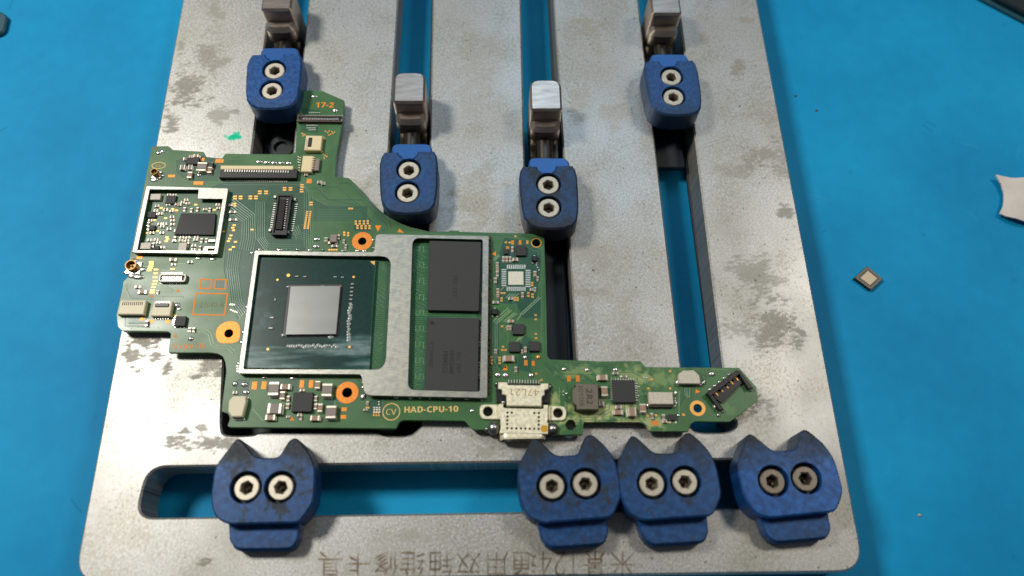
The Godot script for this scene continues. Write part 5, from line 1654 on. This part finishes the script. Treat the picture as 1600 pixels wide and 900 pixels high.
	# solder mounds
	for e in [[405, 253, 6, 3], [416.7, 254, 5.5, 3], [428, 254.4, 5.5, 3], [439.5, 254.6, 5.5, 3], [451, 255, 5, 3], [495, 374, 5.5, 3.4], [494, 385.3, 6, 3.4], [777.6, 586, 5, 5], [790, 586.4, 5, 5], [830, 586.4, 4.5, 4.5], [820.5, 558.4, 3.6, 3.6], [881, 577, 4, 3.8], [917, 578, 3.6, 3.6], [961.5, 578, 4.4, 4.2], [1112, 584.5, 5, 4.5], [367, 600, 4.6, 4.2], [382, 601, 6, 4], [384.5, 613, 6, 4], [374, 655.5, 9, 3], [387, 622, 2.5, 3], [386, 627, 2.5, 2.5], [567.5, 620, 5, 6], [413.5, 590, 4.5, 2.5], [458, 591, 6, 2], [737.5, 642, 3.6, 3.4], [298, 529.5, 4.5, 3.5], [277, 477, 5, 4], [280, 483, 5, 2], [491, 151, 5.5, 2.2], [524, 173, 5, 3.6], [248, 239, 5, 3], [254, 236.5, 4, 2], [311, 273.5, 4, 2.5], [461, 313, 3, 3], [841, 558, 3.8, 3.6], [216.5, 433, 10, 4], [241, 281.5, 7, 2.5], [333, 405, 6, 2], [310, 404, 6, 1.6], [209, 394, 3, 2], [395, 395, 5, 2], [1060, 649, 2.5, 2.5], [885, 615, 1.6, 2.2]]:
		var c := at(e[0], e[1], YB)
		var s := spot(e[0], e[1], e[2] * 2, e[3] * 2, 0)
		var d := G.new()
		d.dome(Vector3.ZERO, s[1] * .5, s[2] * .5, minf(s[1], s[2]) * .32, 14)
		var q := obj("solder_mound", d, M.solder if e[0] != 841.0 else M.gold, o, Vector3.ZERO)
		place(q, c)

func markings(o: Node3D) -> void:
	flat_text(o, "board_name", "HAD-CPU-10", 674, 639.5, 9.2, 84, YB, M.ink_pale, -1.0, true)
	flat_text(o, "side_marking", "Side-B", 294.5, 540.5, 8.4, 49, YB, M.ink, -1.0, true, true)
	flat_text(o, "layer_marking", "17-2", 507.5, 164, 8, 28, YB, M.ink, 0, true)
	flat_text(o, "stamp", "CV", 611.3, 643.5, 9, 16, YB, M.ink_pale, -1.0)
	flat_text(o, "lot_marking", "23040-6", 331, 476, 8, 36, YB, M.ink_dim, -1.0, false, true)
	var c := at2(611.4, 643.4, YB)
	var g := G.new()
	g.slab(circle(c, 1.66, 36), [circle(c, 1.48, 36)], YB + .003, YB + .02)
	var e := at2(248, 258.6, YB)
	g.slab(circle(e, 1.5, 28, .85), [circle(e, 1.32, 28, .68)], YB + .003, YB + .02)
	obj("printed_circle", g, M.ink_pale, o)
	for q in [[312.5, 435.5, 332, 436, 330.5, 452, 311.5, 451.5], [336, 436, 355, 436, 353, 452.5, 334.5, 452], [305.5, 457.5, 356.8, 458, 351.5, 493.5, 300, 492.5]]:
		var p := G.oriented(poly(q, YB), true)
		var f := G.new()
		f.slab(p, [G.inset(p, .26)], YB + .003, YB + .022)
		obj("printed_frame", f, M.ink, o)
	flat_text(o, "ring_marking", "CE", 248, 258.6, 3.4, 8, YB, M.ink, 0)

# ------------------------------------------------------------------ loose things on the mat
func loose_things() -> void:
	var c := at(1357, 435, 0)
	var t := thing("loose_chip", "small square dark chip lying upturned on the mat, tan pad facing up", "chip", c)
	var p := poly([1335, 434, 1355, 415.5, 1379.5, 435.5, 1361, 453], 0.9)
	var g := G.new()
	g.slab(p, [], 0.02, 0.9, 0.06)
	obj("package", g, M.black_plastic, t)
	var q := G.new()
	q.slab(G.inset(G.oriented(p, true), 0.85), [], 0.9, 0.93, 0.01)
	obj("thermal_pad", q, M.chip_pad, t)
	var lead := G.new()
	var op := G.oriented(p, true)
	for i in 4:
		for k in 9:
			var f := (k + 1.5) / 11.0
			var e := op[i].lerp(op[(i + 1) % 4], f)
			var d := (op[(i + 1) % 4] - op[i]).normalized()
			var inn := e + Vector2(-d.y, d.x) * 0.28
			lead.box(Vector3(inn.x, 0.895, inn.y), Vector3(.2, .02, .4), d.angle())
	stuff(obj("leads", lead, M.chip_lead, t))
	# torn scrap of tissue
	var c2 := at(1600, 310, 0)
	var s := thing("tissue_scrap", "crumpled torn piece of white tissue at the mat's right side", "tissue", c2)
	var edge := [1558, 271, 1575, 274, 1592, 278, 1612, 280, 1640, 284, 1668, 292, 1680, 320, 1668, 350, 1640, 356, 1612, 346, 1594, 342.5, 1580, 338, 1566, 331, 1570, 320, 1573, 308, 1572, 296, 1567, 284, 1562, 277]
	var ep := poly(edge, 2.0)
	var mid := Vector2.ZERO
	for e in ep: mid += e / ep.size()
	var f := noise(81, 0.12, 3)
	var tg := G.new()
	tg.ur = Rect2(0, 0, 10, 10)
	var H := func(v: Vector2, k: float) -> float: return 1.8 + f.get_noise_2d(v.x * 0.6, v.y * 0.6) * 1.4 * k + sin(v.x * 0.5 + v.y * .3) * 0.35 * k
	var N := 8
	var ring := func(k: int) -> Array:
		var r := []
		for i in ep.size() * 3:
			var a := ep[i / 3].lerp(ep[(i / 3 + 1) % ep.size()], (i % 3) / 3.0)
			var rag := 1.0 + (f.get_noise_2d(i * 3.0, 3.0) * 0.03 if k == N else 0.0)
			var v := mid + (a - mid) * (float(k) / N) * rag
			r.append(Vector3(v.x, H.call(v, 0.4 + 0.6 * k / N), v.y))
		return r
	for k in N:
		var a: Array = ring.call(k)
		var b: Array = ring.call(k + 1)
		for i in a.size():
			var j := (i + 1) % a.size()
			tg.quad(a[i], b[i], b[j], a[j]) if (b[i] - a[i]).cross(b[j] - a[i]).y > 0 else tg.quad(a[j], b[j], b[i], a[i])
			var dn := Vector3(0, -0.35, 0)
			tg.quad(a[j] + dn, b[j] + dn, b[i] + dn, a[i] + dn) if (b[i] - a[i]).cross(b[j] - a[i]).y > 0 else tg.quad(a[i] + dn, b[i] + dn, b[j] + dn, a[j] + dn)
	var last: Array = ring.call(N)
	for i in last.size():
		var j := (i + 1) % last.size()
		var dn := Vector3(0, -0.35, 0)
		tg.quad(last[i], last[i] + dn, last[j] + dn, last[j])
	obj("sheet", tg, M.paper, s)
	# dark objects that reach in at the far corners
	var c3 := at(1600, 0, 0)
	var k3 := thing("tool_case", "dark edge of a flat case with teal rim in the upper corner", "case", c3)
	var kp := poly([1537, 0, 1610, 38, 1690, 80, 1740, -60, 1640, -120, 1500, -20], 0.9)
	var kg := G.new()
	kg.slab(rounded(kp, 1.5), [], 0.05, 0.9, 0.3)
	obj("rim", kg, M.dark_teal, k3)
	var kh := G.new()
	kh.slab(rounded(poly([1562, -2, 1612, 24, 1690, 62, 1730, -60, 1640, -110, 1540, -16], 2.4), 1.5), [], 0.8, 2.4, 0.4)
	obj("shell", kh, M.dark_case, k3)
	var c4 := at(0, 36, 0)
	var k4 := thing("rubber_cap", "dark teal faceted end of a tool at the far left corner", "tool", c4)
	var k5 := G.new()
	k5.slab(rounded(poly([-50, 6, 0, 17, 9, 22.5, 11.5, 26, 7, 45, 2, 51, -50, 66], 1.2), 0.6), [], 0.05, 1.2, 0.4)
	obj("tip", k5, M.dark_teal, k4)
	var grip := G.new()
	grip.slab(rounded(poly([-130, -20, -46, 5, -46, 67, -130, 90], 6.0), 1.0), [], 0.06, 6.0, 1.0)
	obj("grip", grip, M.dark_case, k4)
	# crumbs of solder and dirt
	var crumbs := [[1437, 805, .45, "pale solder crumb on the mat beyond the plate's rounded corner", M.resin], [1243, 150, .4, "brown speck on the mat just beyond the plate's right edge", M.laser_brown], [1276, 173, .4, "brown speck on the mat farther beyond the plate's right edge", M.laser_brown]]
	for e in crumbs:
		var q2 := at(e[0], e[1], 0)
		var d := thing("crumb", e[3], "crumb", q2, "crumbs on the mat")
		var dg := G.new()
		dg.dome(Vector3.ZERO, e[2], e[2] * .8, e[2] * .6, 7)
		obj("speck", dg, e[4], d, Vector3.ZERO)
